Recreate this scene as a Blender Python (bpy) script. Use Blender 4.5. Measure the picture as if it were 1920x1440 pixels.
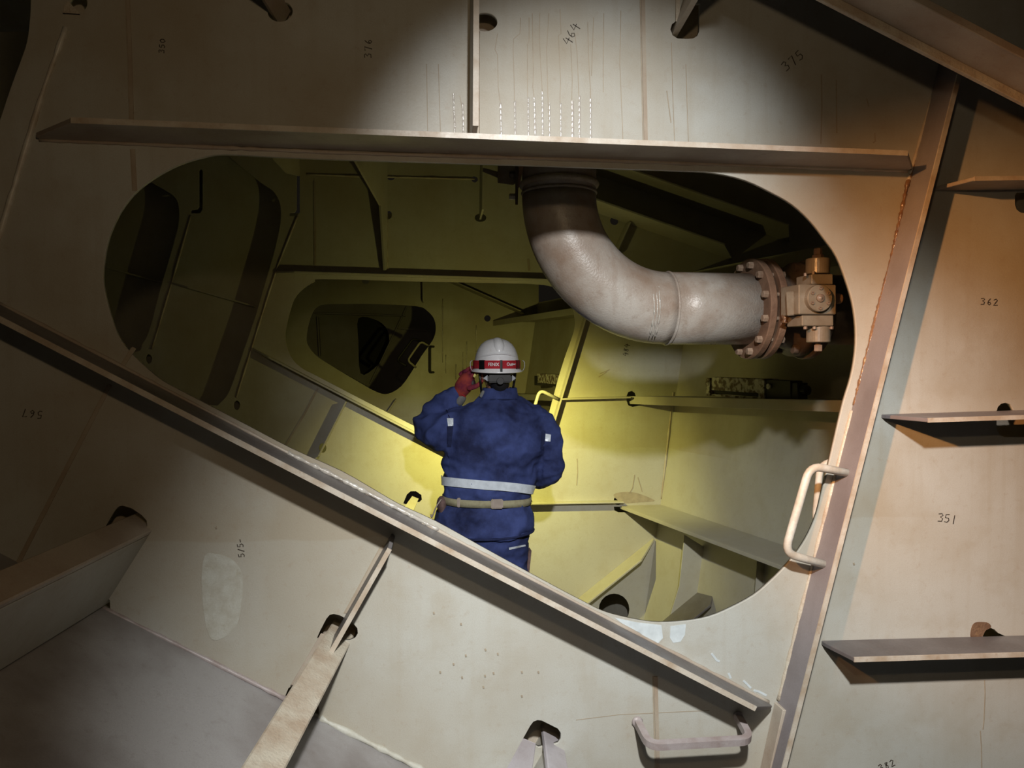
import bpy, bmesh, math, random
from mathutils import Vector, Matrix, noise
from mathutils.bvhtree import BVHTree

random.seed(7)
S = bpy.context.scene
for o in list(bpy.data.objects):
    bpy.data.objects.remove(o)
C = S.collection

# ------------------------------------------------------------------ camera
D = 1.8                      # distance camera - front web frame (plane Y = 0)
FPX = 1386.0
YAW, PITCH = math.atan(203 / FPX), math.atan(48 / FPX)
cam_d = bpy.data.cameras.new('camera')
cam_d.sensor_width = 36.0
cam_d.lens = 36.0 * FPX / 1920.0
cam_d.clip_start = 0.02
cam = bpy.data.objects.new('camera', cam_d)
C.objects.link(cam)
cam.location = (0, -D, 0)
cam.rotation_euler = (math.pi / 2 - PITCH, 0, -YAW)
S.camera = cam

# ------------------------------------------------------------------ world, lamps, exposure
w = bpy.data.worlds.new('tank_dark')
S.world = w
w.use_nodes = True
w.node_tree.nodes['Background'].inputs[0].default_value = (1.0, 0.82, 0.62, 1)
w.node_tree.nodes['Background'].inputs[1].default_value = 0.006

S.view_settings.view_transform = 'Standard'
S.view_settings.look = 'None'
S.view_settings.exposure = 0.0
S.view_settings.gamma = 1.0
S.view_settings.use_curve_mapping = False


def spot(name, loc, target, watts, col, angle, blend, radius):
    d = bpy.data.lights.new(name, 'SPOT')
    d.energy = watts
    d.color = col
    d.spot_size = math.radians(angle)
    d.spot_blend = blend
    d.shadow_soft_size = radius
    o = bpy.data.objects.new(name, d)
    C.objects.link(o)
    o.location = loc
    v = Vector(target) - Vector(loc)
    o.rotation_euler = v.to_track_quat('-Z', 'Y').to_euler()
    return o


# head torch of the photographer, a second warm torch to the left, plus an added beam and an added wide fill
spot('torch_light_main', (0.24, -1.66, 0.74), (0.74, 0.0, -0.98), 285, (1.0, 1.0, 0.985), 76, 0.9, 0.040)
spot('worker_boost_light', (0.24, -1.66, 0.74), (0.70, 1.74, -0.14), 150, (0.985, 0.985, 0.985), 44, 0.9, 0.034)  # added beam that brightens the worker and the upper plate
spot('torch_light_warm', (-0.75, -1.55, 0.66), (1.80, 0.0, -0.22), 310, (1.0, 0.44, 0.14), 37, 1.0, 0.03)
spot('bounce_fill_light', (0.05, -1.70, 0.45), (0.1, 0.0, 0.0), 11, (1.0, 0.72, 0.43), 150, 0.8, 0.03)  # added fill standing in for light bounced around the tank

# ------------------------------------------------------------------ pixel -> place
FWD = Vector((math.sin(YAW) * math.cos(PITCH), math.cos(YAW) * math.cos(PITCH), -math.sin(PITCH)))
RGT = Vector((math.cos(YAW), -math.sin(YAW), 0))
UPV = RGT.cross(FWD)
EYE = Vector((0, -D, 0))


def ray(px, py):
    return RGT * ((px - 960) / FPX) + UPV * ((720 - py) / FPX) + FWD


def at(px, py, Y=0.0):
    r = ray(px, py)
    return EYE + r * ((Y + D) / r.y)


def on_plane(px, py, P0, N):
    r = ray(px, py)
    return EYE + r * ((Vector(P0) - EYE).dot(N) / r.dot(N))


def xz(px, py, Y=0.0):
    p = at(px, py, Y)
    return (p.x, p.z)


# ------------------------------------------------------------------ materials
def nodes_of(name):
    m = bpy.data.materials.new(name)
    m.use_nodes = True
    return m, m.node_tree, m.node_tree.nodes['Principled BSDF']


def mixrgb(nt, fac, a, b):
    n = nt.nodes.new('ShaderNodeMix')
    n.data_type = 'RGBA'
    if isinstance(fac, float):
        n.inputs[0].default_value = fac
    else:
        nt.links.new(fac, n.inputs[0])
    for i, v in ((6, a), (7, b)):
        if isinstance(v, tuple):
            n.inputs[i].default_value = (*v, 1)
        else:
            nt.links.new(v, n.inputs[i])
    return n.outputs[2]


def ramp(nt, src, lo, hi, a=0.0, b=1.0):
    n = nt.nodes.new('ShaderNodeMapRange')
    n.inputs[1].default_value = lo
    n.inputs[2].default_value = hi
    n.inputs[3].default_value = a
    n.inputs[4].default_value = b
    nt.links.new(src, n.inputs[0])
    return n.outputs[0]


def noise_tex(nt, scale, detail=4, stretch=None, rough=0.55):
    tc = nt.nodes.new('ShaderNodeTexCoord')
    n = nt.nodes.new('ShaderNodeTexNoise')
    n.inputs['Scale'].default_value = scale
    n.inputs['Detail'].default_value = detail
    n.inputs['Roughness'].default_value = rough
    if stretch:
        mp = nt.nodes.new('ShaderNodeMapping')
        mp.inputs['Scale'].default_value = stretch
        nt.links.new(tc.outputs['Object'], mp.inputs[0])
        nt.links.new(mp.outputs[0], n.inputs[0])
    else:
        nt.links.new(tc.outputs['Object'], n.inputs[0])
    return n.outputs[0]


def paint(name, c1, c2, rough=0.45, scale=2.5, streak=0.35, c3=None, speck=0.25, bump=0.08, metal=0.0, lo=0.38, hi=0.66, spec=0.5, tide=None):
    """coated steel: two tones in soft clouds, faint vertical runs, fine specks"""
    m, nt, b = nodes_of(name)
    big = noise_tex(nt, scale, 5)
    col = mixrgb(nt, ramp(nt, big, lo, hi), c1, c2)
    if streak:
        st = noise_tex(nt, 1.0, 3, (26, 26, 1.3))
        col = mixrgb(nt, ramp(nt, st, 0.52, 0.75, 0.0, streak), col, c2)
    if tide:                                      # old water line: the coating is a little cleaner below it
        tc = nt.nodes.new('ShaderNodeTexCoord')
        sx = nt.nodes.new('ShaderNodeSeparateXYZ')
        nt.links.new(tc.outputs['Object'], sx.inputs[0])
        wob = nt.nodes.new('ShaderNodeMath')
        wob.operation = 'MULTIPLY_ADD'
        nt.links.new(noise_tex(nt, 2.2, 3), wob.inputs[0])
        wob.inputs[1].default_value = 0.05
        nt.links.new(sx.outputs['Z'], wob.inputs[2])
        col = mixrgb(nt, ramp(nt, wob.outputs[0], tide[0] + 0.025, tide[0] + 0.03, tide[1], 0.0), col, c1)
        mid = noise_tex(nt, 7.5, 5, None, 0.65)
        col = mixrgb(nt, ramp(nt, mid, 0.50, 0.70, 0.0, 0.45), col, c2)
    if c3:
        sp = noise_tex(nt, 42, 6, None, 0.7)
        col = mixrgb(nt, ramp(nt, sp, 0.56, 0.72, 0.0, speck), col, c3)
    fine = noise_tex(nt, 160, 3)
    grain = noise_tex(nt, 420, 2)
    col = mixrgb(nt, ramp(nt, grain, 0.35, 0.75, 0.0, 0.22), col, tuple(v * 0.62 for v in c2))
    nt.links.new(col, b.inputs['Base Color'])
    rg = nt.nodes.new('ShaderNodeMath')
    rg.operation = 'ADD'
    nt.links.new(ramp(nt, big, 0.3, 0.7, rough - 0.08, rough + 0.10), rg.inputs[0])
    nt.links.new(ramp(nt, fine, 0.3, 0.7, -0.03, 0.05), rg.inputs[1])
    nt.links.new(rg.outputs[0], b.inputs['Roughness'])
    b.inputs['Metallic'].default_value = metal
    b.inputs['Specular IOR Level'].default_value = spec
    if bump:
        bp = nt.nodes.new('ShaderNodeBump')
        bp.inputs['Strength'].default_value = bump
        bp.inputs['Distance'].default_value = 0.004
        nt.links.new(fine, bp.inputs['Height'])
        nt.links.new(bp.outputs[0], b.inputs['Normal'])
    return m


def plain(name, c, rough=0.5, metal=0.0, spec=0.5, emit=None):
    m, nt, b = nodes_of(name)
    n = noise_tex(nt, 35, 4)
    col = mixrgb(nt, ramp(nt, n, 0.35, 0.7), c, tuple(v * 0.78 for v in c))
    nt.links.new(col, b.inputs['Base Color'])
    b.inputs['Roughness'].default_value = rough
    b.inputs['Metallic'].default_value = metal
    b.inputs['Specular IOR Level'].default_value = spec
    if emit:
        b.inputs['Emission Color'].default_value = (*emit[0], 1)
        b.inputs['Emission Strength'].default_value = emit[1]
    return m


def fabric(name, c1, c2, scale=9, rough=0.85, bump=0.35):
    m, nt, b = nodes_of(name)
    n = noise_tex(nt, scale, 6, None, 0.62)
    col = mixrgb(nt, ramp(nt, n, 0.40, 0.66), c1, c2)
    nt.links.new(col, b.inputs['Base Color'])
    b.inputs['Roughness'].default_value = rough
    b.inputs['Specular IOR Level'].default_value = 0.2
    f = noise_tex(nt, 220, 2)
    bp = nt.nodes.new('ShaderNodeBump')
    bp.inputs['Strength'].default_value = bump
    bp.inputs['Distance'].default_value = 0.002
    nt.links.new(f, bp.inputs['Height'])
    nt.links.new(bp.outputs[0], b.inputs['Normal'])
    return m


M = {}
M['paint'] = paint('tank_coating', (0.460, 0.465, 0.425), (0.36, 0.32, 0.245), 0.50, 1.7, 0.40, (0.30, 0.21, 0.13), 0.30, lo=0.40, hi=0.62, tide=(-0.43, 0.28))
M['paint2'] = paint('tank_coating_inner', (0.48, 0.47, 0.40), (0.40, 0.36, 0.26), 0.5, 2.0, 0.30, (0.33, 0.26, 0.16), 0.25, tide=(-0.58, 0.6))
M['bar'] = paint('bar_coating', (0.44, 0.39, 0.32), (0.33, 0.26, 0.20), 0.45, 5, 0.2, (0.27, 0.16, 0.09), 0.35)
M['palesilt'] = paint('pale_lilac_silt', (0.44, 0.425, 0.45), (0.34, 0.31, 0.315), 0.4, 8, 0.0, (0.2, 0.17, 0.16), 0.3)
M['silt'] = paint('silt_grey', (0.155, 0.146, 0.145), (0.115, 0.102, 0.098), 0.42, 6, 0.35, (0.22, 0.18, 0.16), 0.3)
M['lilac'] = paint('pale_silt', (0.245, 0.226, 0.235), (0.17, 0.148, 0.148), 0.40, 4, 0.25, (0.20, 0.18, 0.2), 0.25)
M['floor'] = paint('wet_floor', (0.32, 0.315, 0.315), (0.20, 0.182, 0.175), 0.34, 3.2, 0.0, (0.16, 0.13, 0.115), 0.35, lo=0.42, hi=0.62)
M['weld'] = paint('weld_coating', (0.52, 0.48, 0.39), (0.38, 0.30, 0.22), 0.4, 14, 0.0, (0.25, 0.15, 0.09), 0.4, bump=0.5)
M['seam'] = paint('seam_coating', (0.40, 0.35, 0.275), (0.33, 0.26, 0.19), 0.5, 9, 0.1)
M['rust'] = paint('rust', (0.20, 0.125, 0.075), (0.11, 0.055, 0.03), 0.65, 22, 0.0, (0.42, 0.27, 0.12), 0.5, bump=0.5)
M['rustwet'] = paint('rust_wet', (0.22, 0.12, 0.06), (0.11, 0.05, 0.025), 0.12, 30, 0.0, bump=0.5, spec=0.8)
M['wet'] = paint('wet_film', (0.46, 0.44, 0.39), (0.40, 0.36, 0.31), 0.22, 20, 0.0, bump=0.3, spec=1.0)
M['edge'] = paint('pale_edge', (0.53, 0.485, 0.41), (0.40, 0.32, 0.235), 0.45, 18, 0.0, (0.28, 0.17, 0.09), 0.45)
M['run'] = plain('dried_run', (0.36, 0.305, 0.225), 0.6)
M['ink'] = plain('marker_ink', (0.045, 0.035, 0.025), 0.7)
M['chalk'] = plain('pale_paint_patch', (0.58, 0.64, 0.66), 0.5)
M['primer'] = paint('rubbed_patch', (0.49, 0.495, 0.44), (0.41, 0.395, 0.33), 0.55, 34, 0.0, (0.33, 0.29, 0.2), 0.6)
M['pipe'] = paint('pipe_coating', (0.43, 0.395, 0.35), (0.25, 0.175, 0.125), 0.34, 4.2, 0.45, (0.18, 0.11, 0.07), 0.4, bump=0.25, lo=0.42, hi=0.66)
M['flange'] = paint('flange_coating', (0.245, 0.150, 0.098), (0.14, 0.080, 0.05), 0.45, 16, 0.0, (0.12, 0.06, 0.04), 0.4, bump=0.3)
M['bolt'] = paint('bolt_coating', (0.32, 0.24, 0.175), (0.22, 0.14, 0.095), 0.4, 40, 0.0)
M['act'] = paint('actuator_coating', (0.30, 0.255, 0.19), (0.23, 0.178, 0.12), 0.36, 18, 0.0, (0.2, 0.13, 0.08), 0.3)
M['vbody'] = paint('valve_body', (0.135, 0.095, 0.07), (0.075, 0.05, 0.038), 0.5, 14, 0.0)
M['handle'] = paint('handle_coating', (0.60, 0.59, 0.53), (0.45, 0.39, 0.31), 0.42, 24, 0.0, (0.36, 0.25, 0.15), 0.35)
M['handle2'] = paint('handle_silt', (0.38, 0.34, 0.335), (0.29, 0.235, 0.22), 0.45, 24, 0.0)
M['anode'] = paint('flaking_white', (0.70, 0.68, 0.58), (0.17, 0.12, 0.08), 0.6, 34, 0.0, (0.08, 0.05, 0.03), 0.7, lo=0.44, hi=0.56)
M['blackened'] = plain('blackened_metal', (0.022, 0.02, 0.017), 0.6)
M['navy'] = fabric('navy_cloth', (0.054, 0.078, 0.235), (0.016, 0.021, 0.065), 5.5)
M['navyd'] = fabric('navy_cloth_trim', (0.022, 0.03, 0.09), (0.014, 0.019, 0.055), 14)
M['reflect'] = plain('reflective_tape', (0.80, 0.88, 0.97), 0.35, 0.05)
M['cuff'] = fabric('pale_cuff', (0.22, 0.225, 0.22), (0.14, 0.14, 0.14), 20)
M['white'] = paint('helmet_shell', (0.90, 0.91, 0.94), (0.84, 0.84, 0.86), 0.3, 12, 0.0, (0.5, 0.40, 0.32), 0.35, bump=0.0)
M['red'] = fabric('red_strap', (0.52, 0.030, 0.045), (0.40, 0.02, 0.03), 30, 0.7)
M['black'] = plain('black_plastic', (0.009, 0.009, 0.011), 0.4)
M['greyp'] = plain('grey_plastic', (0.52, 0.55, 0.6), 0.5)
M['hair'] = plain('dark_hair', (0.012, 0.012, 0.014), 0.55)
M['skin'] = plain('skin', (0.50, 0.27, 0.20), 0.5)
M['glove'] = fabric('knit_glove', (0.36, 0.06, 0.045), (0.105, 0.010, 0.05), 13, 0.9)
M['glovep'] = plain('glove_palm_coating', (0.03, 0.014, 0.014), 0.6)
M['belt'] = fabric('khaki_webbing', (0.36, 0.34, 0.22), (0.28, 0.25, 0.16), 40)
M['buckle'] = plain('tan_buckle', (0.42, 0.35, 0.30), 0.45)
M['pouch'] = fabric('brown_pouch', (0.20, 0.13, 0.12), (0.10, 0.065, 0.06), 24)
M['yellow'] = plain('yellow_tab', (0.75, 0.66, 0.16), 0.5)
M['boot'] = plain('boot_leather', (0.03, 0.025, 0.022), 0.5)
M['lens'] = plain('lamp_lens', (0.9, 0.85, 0.6), 0.2, emit=((1.0, 0.88, 0.45), 20.0))


# ------------------------------------------------------------------ builders
def link(name, me, mat, parent=None, smooth=False, label=None, kind=None, cat=None, group=None):
    if isinstance(mat, str):
        mat = M[mat]
    if mat:
        me.materials.clear()
        me.materials.append(mat)
    if smooth:
        for p in me.polygons:
            p.use_smooth = True
    o = bpy.data.objects.new(name, me)
    C.objects.link(o)
    if parent:
        o.parent = parent
        o.matrix_parent_inverse = INV.get(parent.name, Matrix.Identity(4))
    tag(o, label, cat, group, kind)
    return o


INV = {}


def tag(o, label=None, cat=None, group=None, kind=None):
    if label:
        o['label'] = label
    if cat:
        o['category'] = cat
    if group:
        o['group'] = group
    if kind:
        o['kind'] = kind
    return o


def thing(name, loc, label, cat, group=None):
    o = bpy.data.objects.new(name, None)
    C.objects.link(o)
    o.location = loc
    o.empty_display_size = 0.1
    INV[o.name] = Matrix.Translation(-Vector(loc))
    return tag(o, label, cat, group)


def mesh(verts, faces, fix=True, bevel=0.0, segs=1):
    me = bpy.data.meshes.new('m')
    me.from_pydata([tuple(v) for v in verts], [], faces)
    if fix or bevel:
        bm = bmesh.new()
        bm.from_mesh(me)
        bmesh.ops.remove_doubles(bm, verts=bm.verts, dist=1e-6)
        bmesh.ops.recalc_face_normals(bm, faces=bm.faces)
        if bevel:
            bmesh.ops.bevel(bm, geom=bm.edges[:], offset=bevel, segments=segs, affect='EDGES', clamp_overlap=True)
        bm.to_mesh(me)
        bm.free()
    me.update()
    return me


def join(*meshes):
    bm = bmesh.new()
    for m_ in meshes:
        bm.from_mesh(m_)
    me = bpy.data.meshes.new('m')
    bm.to_mesh(me)
    bm.free()
    return me


def prism(front, back, bevel=0.0):
    n = len(front)
    v = list(front) + list(back)
    f = [tuple(range(n)), tuple(range(2 * n - 1, n - 1, -1))]
    for i in range(n):
        j = (i + 1) % n
        f.append((i, j, n + j, n + i))
    return mesh(v, f, True, bevel)


def slab(pts, t, bevel=0.0):
    """plate with the given 3-D corners, thickness t behind them along the normal that leads away from the eye"""
    pts = [Vector(p) for p in pts]
    nrm = Vector((0, 0, 0))
    for i in range(len(pts)):
        a, b = pts[i], pts[(i + 1) % len(pts)]
        nrm += a.cross(b)
    nrm.normalize()
    if nrm.dot(pts[0] - EYE) < 0:
        nrm = -nrm
    return prism(pts, [p + nrm * t for p in pts], bevel)


def slab_px(pts, t, bevel=0.0):
    return slab([at(*p) for p in pts], t, bevel)


def box(c, sx, sy, sz, bevel=0.0, rot=None):
    c = Vector(c)
    v = []
    for x in (-1, 1):
        for y in (-1, 1):
            for z in (-1, 1):
                p = Vector((x * sx / 2, y * sy / 2, z * sz / 2))
                if rot:
                    p = rot @ p
                v.append(c + p)
    f = [(0, 1, 3, 2), (4, 6, 7, 5), (0, 4, 5, 1), (2, 3, 7, 6), (0, 2, 6, 4), (1, 5, 7, 3)]
    return mesh(v, f, True, bevel, 2)


def fill2d(outer, holes, t):
    """filled outline with holes in local x,y, thickness t, as a mesh (x, y, +-t/2)"""
    cu = bpy.data.curves.new('c', 'CURVE')
    cu.dimensions = '2D'
    cu.fill_mode = 'BOTH'
    cu.extrude = t / 2
    for loop in [outer] + holes:
        sp = cu.splines.new('POLY')
        sp.points.add(len(loop) - 1)
        for i, p in enumerate(loop):
            sp.points[i].co = (p[0], p[1], 0, 1)
        sp.use_cyclic_u = True
    o = bpy.data.objects.new('c', cu)
    C.objects.link(o)
    dg = bpy.context.evaluated_depsgraph_get()
    me = bpy.data.meshes.new_from_object(o.evaluated_get(dg))
    bpy.data.objects.remove(o)
    bpy.data.curves.remove(cu)
    return me


def plate(outer_px, holes_px, Y, t):
    me = fill2d([xz(*p, Y) for p in outer_px], [[xz(*p, Y) for p in h] for h in holes_px], t)
    for v in me.vertices:
        x, y, z = v.co
        v.co = (x, Y + t / 2 - z, y)
    bm = bmesh.new()
    bm.from_mesh(me)
    bmesh.ops.remove_doubles(bm, verts=bm.verts, dist=1e-6)
    bmesh.ops.recalc_face_normals(bm, faces=bm.faces)
    bm.to_mesh(me)
    bm.free()
    return me


def flatbar(a, b, wd, t, Y=0.0, s0=0.0, s1=0.0, side=1, nose=0.018, bevel=0.0015):
    """flat bar on the plane Y standing out towards the camera; a, b pixel ends of its root edge, s0/s1 sniped lengths"""
    a, b = Vector(xz(*a, Y)), Vector(xz(*b, Y))
    u = (b - a)
    L = u.length
    u.normalize()
    n = Vector((-u.y, u.x)) * side
    prof = [(0, 0), (L, 0)]
    prof += [(L, nose), (L - s1, wd)] if s1 else [(L, wd)]
    prof += [(s0, wd), (0, nose)] if s0 else [(0, wd)]
    f, k = [], []
    for s, d in prof:
        p = a + u * s
        f.append(Vector((p.x, Y - d, p.y)))
        q = p + n * t
        k.append(Vector((q.x, Y - d, q.y)))
    return prism(f, k, bevel)


def fillet(pts, r, n=6):
    pts = [Vector(p) for p in pts]
    out = [pts[0]]
    for i in range(1, len(pts) - 1):
        a, b, c = pts[i - 1], pts[i], pts[i + 1]
        ra = min(r, (a - b).length * 0.48)
        rc = min(r, (c - b).length * 0.48)
        p, q = b + (a - b).normalized() * ra, b + (c - b).normalized() * rc
        for k in range(n + 1):
            s = k / n
            out.append(p * (1 - s) ** 2 + b * 2 * s * (1 - s) + q * s * s)
    out.append(pts[-1])
    return out


def tube(pts, r, seg=12, caps=True, squash=None, square=False):
    """sweep along pts; r number or list"""
    pts = [Vector(p) for p in pts]
    n = len(pts)
    rs = r if isinstance(r, (list, tuple)) else [r] * n
    T = []
    for i in range(n):
        a, b = pts[max(i - 1, 0)], pts[min(i + 1, n - 1)]
        T.append((b - a).normalized())
    ref = Vector((0, 0, 1)) if abs(T[0].z) < 0.9 else Vector((0, 1, 0))
    N = (ref - T[0] * ref.dot(T[0])).normalized()
    v, f = [], []
    for i in range(n):
        if i:
            N = (N - T[i] * N.dot(T[i])).normalized()
        B = T[i].cross(N)
        for k in range(seg):
            an = 2 * math.pi * k / seg + (math.pi / 4 if square else 0)
            v.append(pts[i] + (N * math.cos(an) + B * math.sin(an)) * rs[i])
    for i in range(n - 1):
        for k in range(seg):
            a, b = i * seg + k, i * seg + (k + 1) % seg
            f.append((a, b, b + seg, a + seg))
    if caps:
        f.append(tuple(range(seg)))
        f.append(tuple(range((n - 1) * seg + seg - 1, (n - 1) * seg - 1, -1)))
    return mesh(v, f)


def lathe(c, axis, prof, seg=32, sx=1.0, sy=1.0):
    """profile [(radius, height)] turned around axis through c"""
    axis = Vector(axis).normalized()
    ref = Vector((1, 0, 0)) if abs(axis.x) < 0.9 else Vector((0, 1, 0))
    U = (ref - axis * ref.dot(axis)).normalized()
    V = axis.cross(U)
    c = Vector(c)
    v, f = [], []
    for r, h in prof:
        for k in range(seg):
            an = 2 * math.pi * k / seg
            v.append(c + axis * h + U * (r * sx * math.cos(an)) + V * (r * sy * math.sin(an)))
    for i in range(len(prof) - 1):
        for k in range(seg):
            a, b = i * seg + k, i * seg + (k + 1) % seg
            f.append((a, b, b + seg, a + seg))
    if prof[0][0] > 1e-6:
        f.append(tuple(range(seg)))
    if prof[-1][0] > 1e-6:
        f.append(tuple(range((len(prof) - 1) * seg + seg - 1, (len(prof) - 1) * seg - 1, -1)))
    return mesh(v, f)


def cyl(c, axis, r, h, seg=24, ch=0.0):
    ch = ch or r * 0.06
    return lathe(c, axis, [(r - ch, 0), (r, ch), (r, h - ch), (r - ch, h)], seg)


def hexbolt(c, axis, r, h, parent, mat='bolt', name='bolt'):
    me = lathe(c, axis, [(r, 0), (r, h * 0.85), (r * 0.85, h)], 6)
    return link(name, me, mat, parent)


def ribbon(pts_px, wpx, Y=0.0, lift=0.0012, wlist=None):
    """flat stroke lying on the plane Y, width in pixels of the photograph at that plane"""
    P = [Vector((p[0], p[1])) for p in pts_px]
    n = len(P)
    v, f = [], []
    for i in range(n):
        t = (P[min(i + 1, n - 1)] - P[max(i - 1, 0)])
        t = t.normalized() if t.length else Vector((1, 0))
        nn = Vector((-t.y, t.x)) * (wlist[i] if wlist else wpx) / 2
        for q in (P[i] + nn, P[i] - nn):
            a = at(q.x, q.y, Y)
            v += [Vector((a.x, Y - lift, a.z)), Vector((a.x, Y + 0.0005, a.z))]
    for i in range(n - 1):
        a, b = i * 4, i * 4 + 4
        f += [(a, b, b + 2, a + 2), (a + 1, a + 3, b + 3, b + 1), (a, a + 1, b + 1, b), (a + 2, b + 2, b + 3, a + 3)]
    f += [(0, 2, 3, 1), (4 * n - 4, 4 * n - 3, 4 * n - 1, 4 * n - 2)]
    return mesh(v, f)


def bead(pts, r, jit=0.25, seg=7, step=0.02):
    """weld bead or wet run: lumpy thin tube"""
    pts = [Vector(p) for p in pts]
    out = []
    for i in range(len(pts) - 1):
        L = (pts[i + 1] - pts[i]).length
        k = max(1, int(L / step))
        for j in range(k):
            out.append(pts[i].lerp(pts[i + 1], j / k))
    out.append(pts[-1])
    rs = [r * (1 + jit * (random.random() * 2 - 1)) for _ in out]
    return tube(out, rs, seg)


def rivulet(pts_px, wpx=4.0, Y=0.0, thick=0.0015, drop=0.0135):
    """water running down a plate: low rounded film hanging in a row of drops, each thinning downwards"""
    P = [at(p[0], p[1], Y) for p in pts_px]
    line = []
    for i in range(len(P) - 1):
        k = max(1, int((P[i + 1] - P[i]).length / 0.0025))
        line += [P[i].lerp(P[i + 1], j / k) for j in range(k)]
    line.append(P[-1])
    wm = wpx * (Y + D) / FPX / 2
    v, f, s_, n = [], [], 0.0, 7
    ph = random.random()
    for i, p in enumerate(line):
        if i:
            s_ += (p - line[i - 1]).length
        t = (s_ / drop + ph) % 1.0
        h = thick * (1.0 - 0.85 * t) if t > 0.12 else thick * (0.15 + 0.85 * t / 0.12)
        wd = wm * (1.05 - 0.35 * t)
        for j in range(n):
            a = -1 + 2 * j / (n - 1)
            v.append(Vector((p.x + wd * a, Y - h * (1 - a * a) - 0.0002, p.z)))
    for i in range(len(line) - 1):
        for j in range(n - 1):
            a = i * n + j
            f.append((a, a + 1, a + n + 1, a + n))
    return mesh(v, f)


def pxs(pts, Y=0.0, off=0.0):
    return [at(p[0], p[1], Y) - Vector((0, off, 0)) for p in pts]


def patch(pts_px, Y=0.0, lift=0.0008):
    f = pxs(pts_px, Y)
    return prism([p - Vector((0, lift, 0)) for p in f], [p + Vector((0, 0.0004, 0)) for p in f])


def ellipse(cx, cy, rx, ry, n=20, rot=0.0):
    out = []
    for k in range(n):
        a = 2 * math.pi * k / n
        x, y = rx * math.cos(a), ry * math.sin(a)
        out.append((cx + x * math.cos(rot) - y * math.sin(rot), cy + x * math.sin(rot) + y * math.cos(rot)))
    return out


def smooth_loop(pts, n=4):
    """closed Catmull-Rom through the points"""
    P = [Vector(p) for p in pts]
    m_ = len(P)
    out = []
    for i in range(m_):
        a, b, c, d = P[(i - 1) % m_], P[i], P[(i + 1) % m_], P[(i + 2) % m_]
        for k in range(n):
            t = k / n
            q = 0.5 * ((2 * b) + (c - a) * t + (2 * a - 5 * b + 4 * c - d) * t * t + (-a + 3 * b - 3 * c + d) * t ** 3)
            out.append((q.x, q.y))
    return out

# ================================================================== FRONT WEB FRAME (plane Y = 0)
OPEN1 = smooth_loop([
    (420, 289), (378, 295), (336, 308), (297, 328), (259, 355), (232, 386), (213, 420), (201, 453), (195, 484), (192, 520), (196, 551),
    (208, 596), (221, 630), (240, 657), (267, 684), (302, 713), (346, 737), (400, 765), (463, 798), (547, 842), (640, 884), (703, 920), (750, 947),
    (817, 978), (900, 1024), (980, 1068), (1060, 1111), (1091, 1127), (1122, 1143), (1150, 1153), (1195, 1163), (1237, 1168), (1289, 1165), (1331, 1157),
    (1372, 1140), (1414, 1117), (1446, 1090), (1473, 1063), (1498, 1033), (1518, 1000), (1533, 963), (1543, 922), (1557, 863), (1570, 807),
    (1583, 753), (1597, 707), (1605, 660), (1606, 613), (1600, 567), (1587, 523), (1570, 480), (1547, 447), (1520, 413), (1487, 383),
    (1447, 360), (1397, 337), (1340, 324), (1280, 320), (1159, 316), (1030, 311), (900, 307), (770, 303), (640, 299), (520, 294)], 3)
SLOTS1 = [
    [(196, 988), (215, 957), (222, 950), (230, 948), (247, 953), (266, 966), (275, 976), (276, 986), (272, 994), (264, 998), (253, 996)],
    [(188, 1117), (199, 1117), (206, 1126), (207, 1144), (190, 1136)],
    [(594, 1197), (600, 1183), (612, 1160), (618, 1153), (626, 1151), (638, 1154), (662, 1168), (670, 1178), (671, 1188), (666, 1197), (655, 1202), (643, 1201), (625, 1222)],
    [(533, 1309), (541, 1290), (552, 1284), (566, 1288), (592, 1317), (598, 1327), (598, 1341), (566, 1327)],
    [(980, 1386), (994, 1361), (1000, 1353), (1008, 1350), (1016, 1351), (1030, 1358), (1046, 1366), (1052, 1375), (1052, 1386), (1047, 1394), (1037, 1397), (1010, 1402)],
    [(1868, 773), (1871, 763), (1877, 757), (1886, 755), (1895, 758), (1900, 766), (1903, 776), (2020, 770), (2020, 820), (1884, 820), (1875, 816), (1869, 806)],
    [(1842, 1204), (1843, 1192), (1848, 1182), (1856, 1177), (1865, 1180), (1872, 1187), (1890, 1195), (1896, 1204)],
    [(1903, 366), (1908, 360), (2020, 356), (2020, 399), (1914, 399), (1906, 393), (1903, 384)],
    ellipse(525, 21, 24, 20), ellipse(909, 41, 24, 18), ellipse(147, 6, 17, 17),
    [(1257, 55), (1260, 45), (1268, 39), (1290, 6), (1313, 6), (1312, 58), (1308, 67), (1300, 72), (1288, 73), (1270, 72), (1261, 66)],
    smooth_loop([(-330, -250), (40, -250), (58, -120), (58, 0), (56, 40), (51, 78), (40, 112), (20, 166), (-12, 262), (-60, 400), (-140, 470), (-330, 480)], 3),
]
wall_front = link('wall_front', plate([(-420, -340), (2300, -300), (2300, 1850), (-420, 1900)], [OPEN1] + SLOTS1, 0.0, 0.012),
                  'paint', kind='structure', cat='bulkhead',
                  label='beige coated steel frame in the foreground with a large rounded opening')
WF = wall_front


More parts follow.
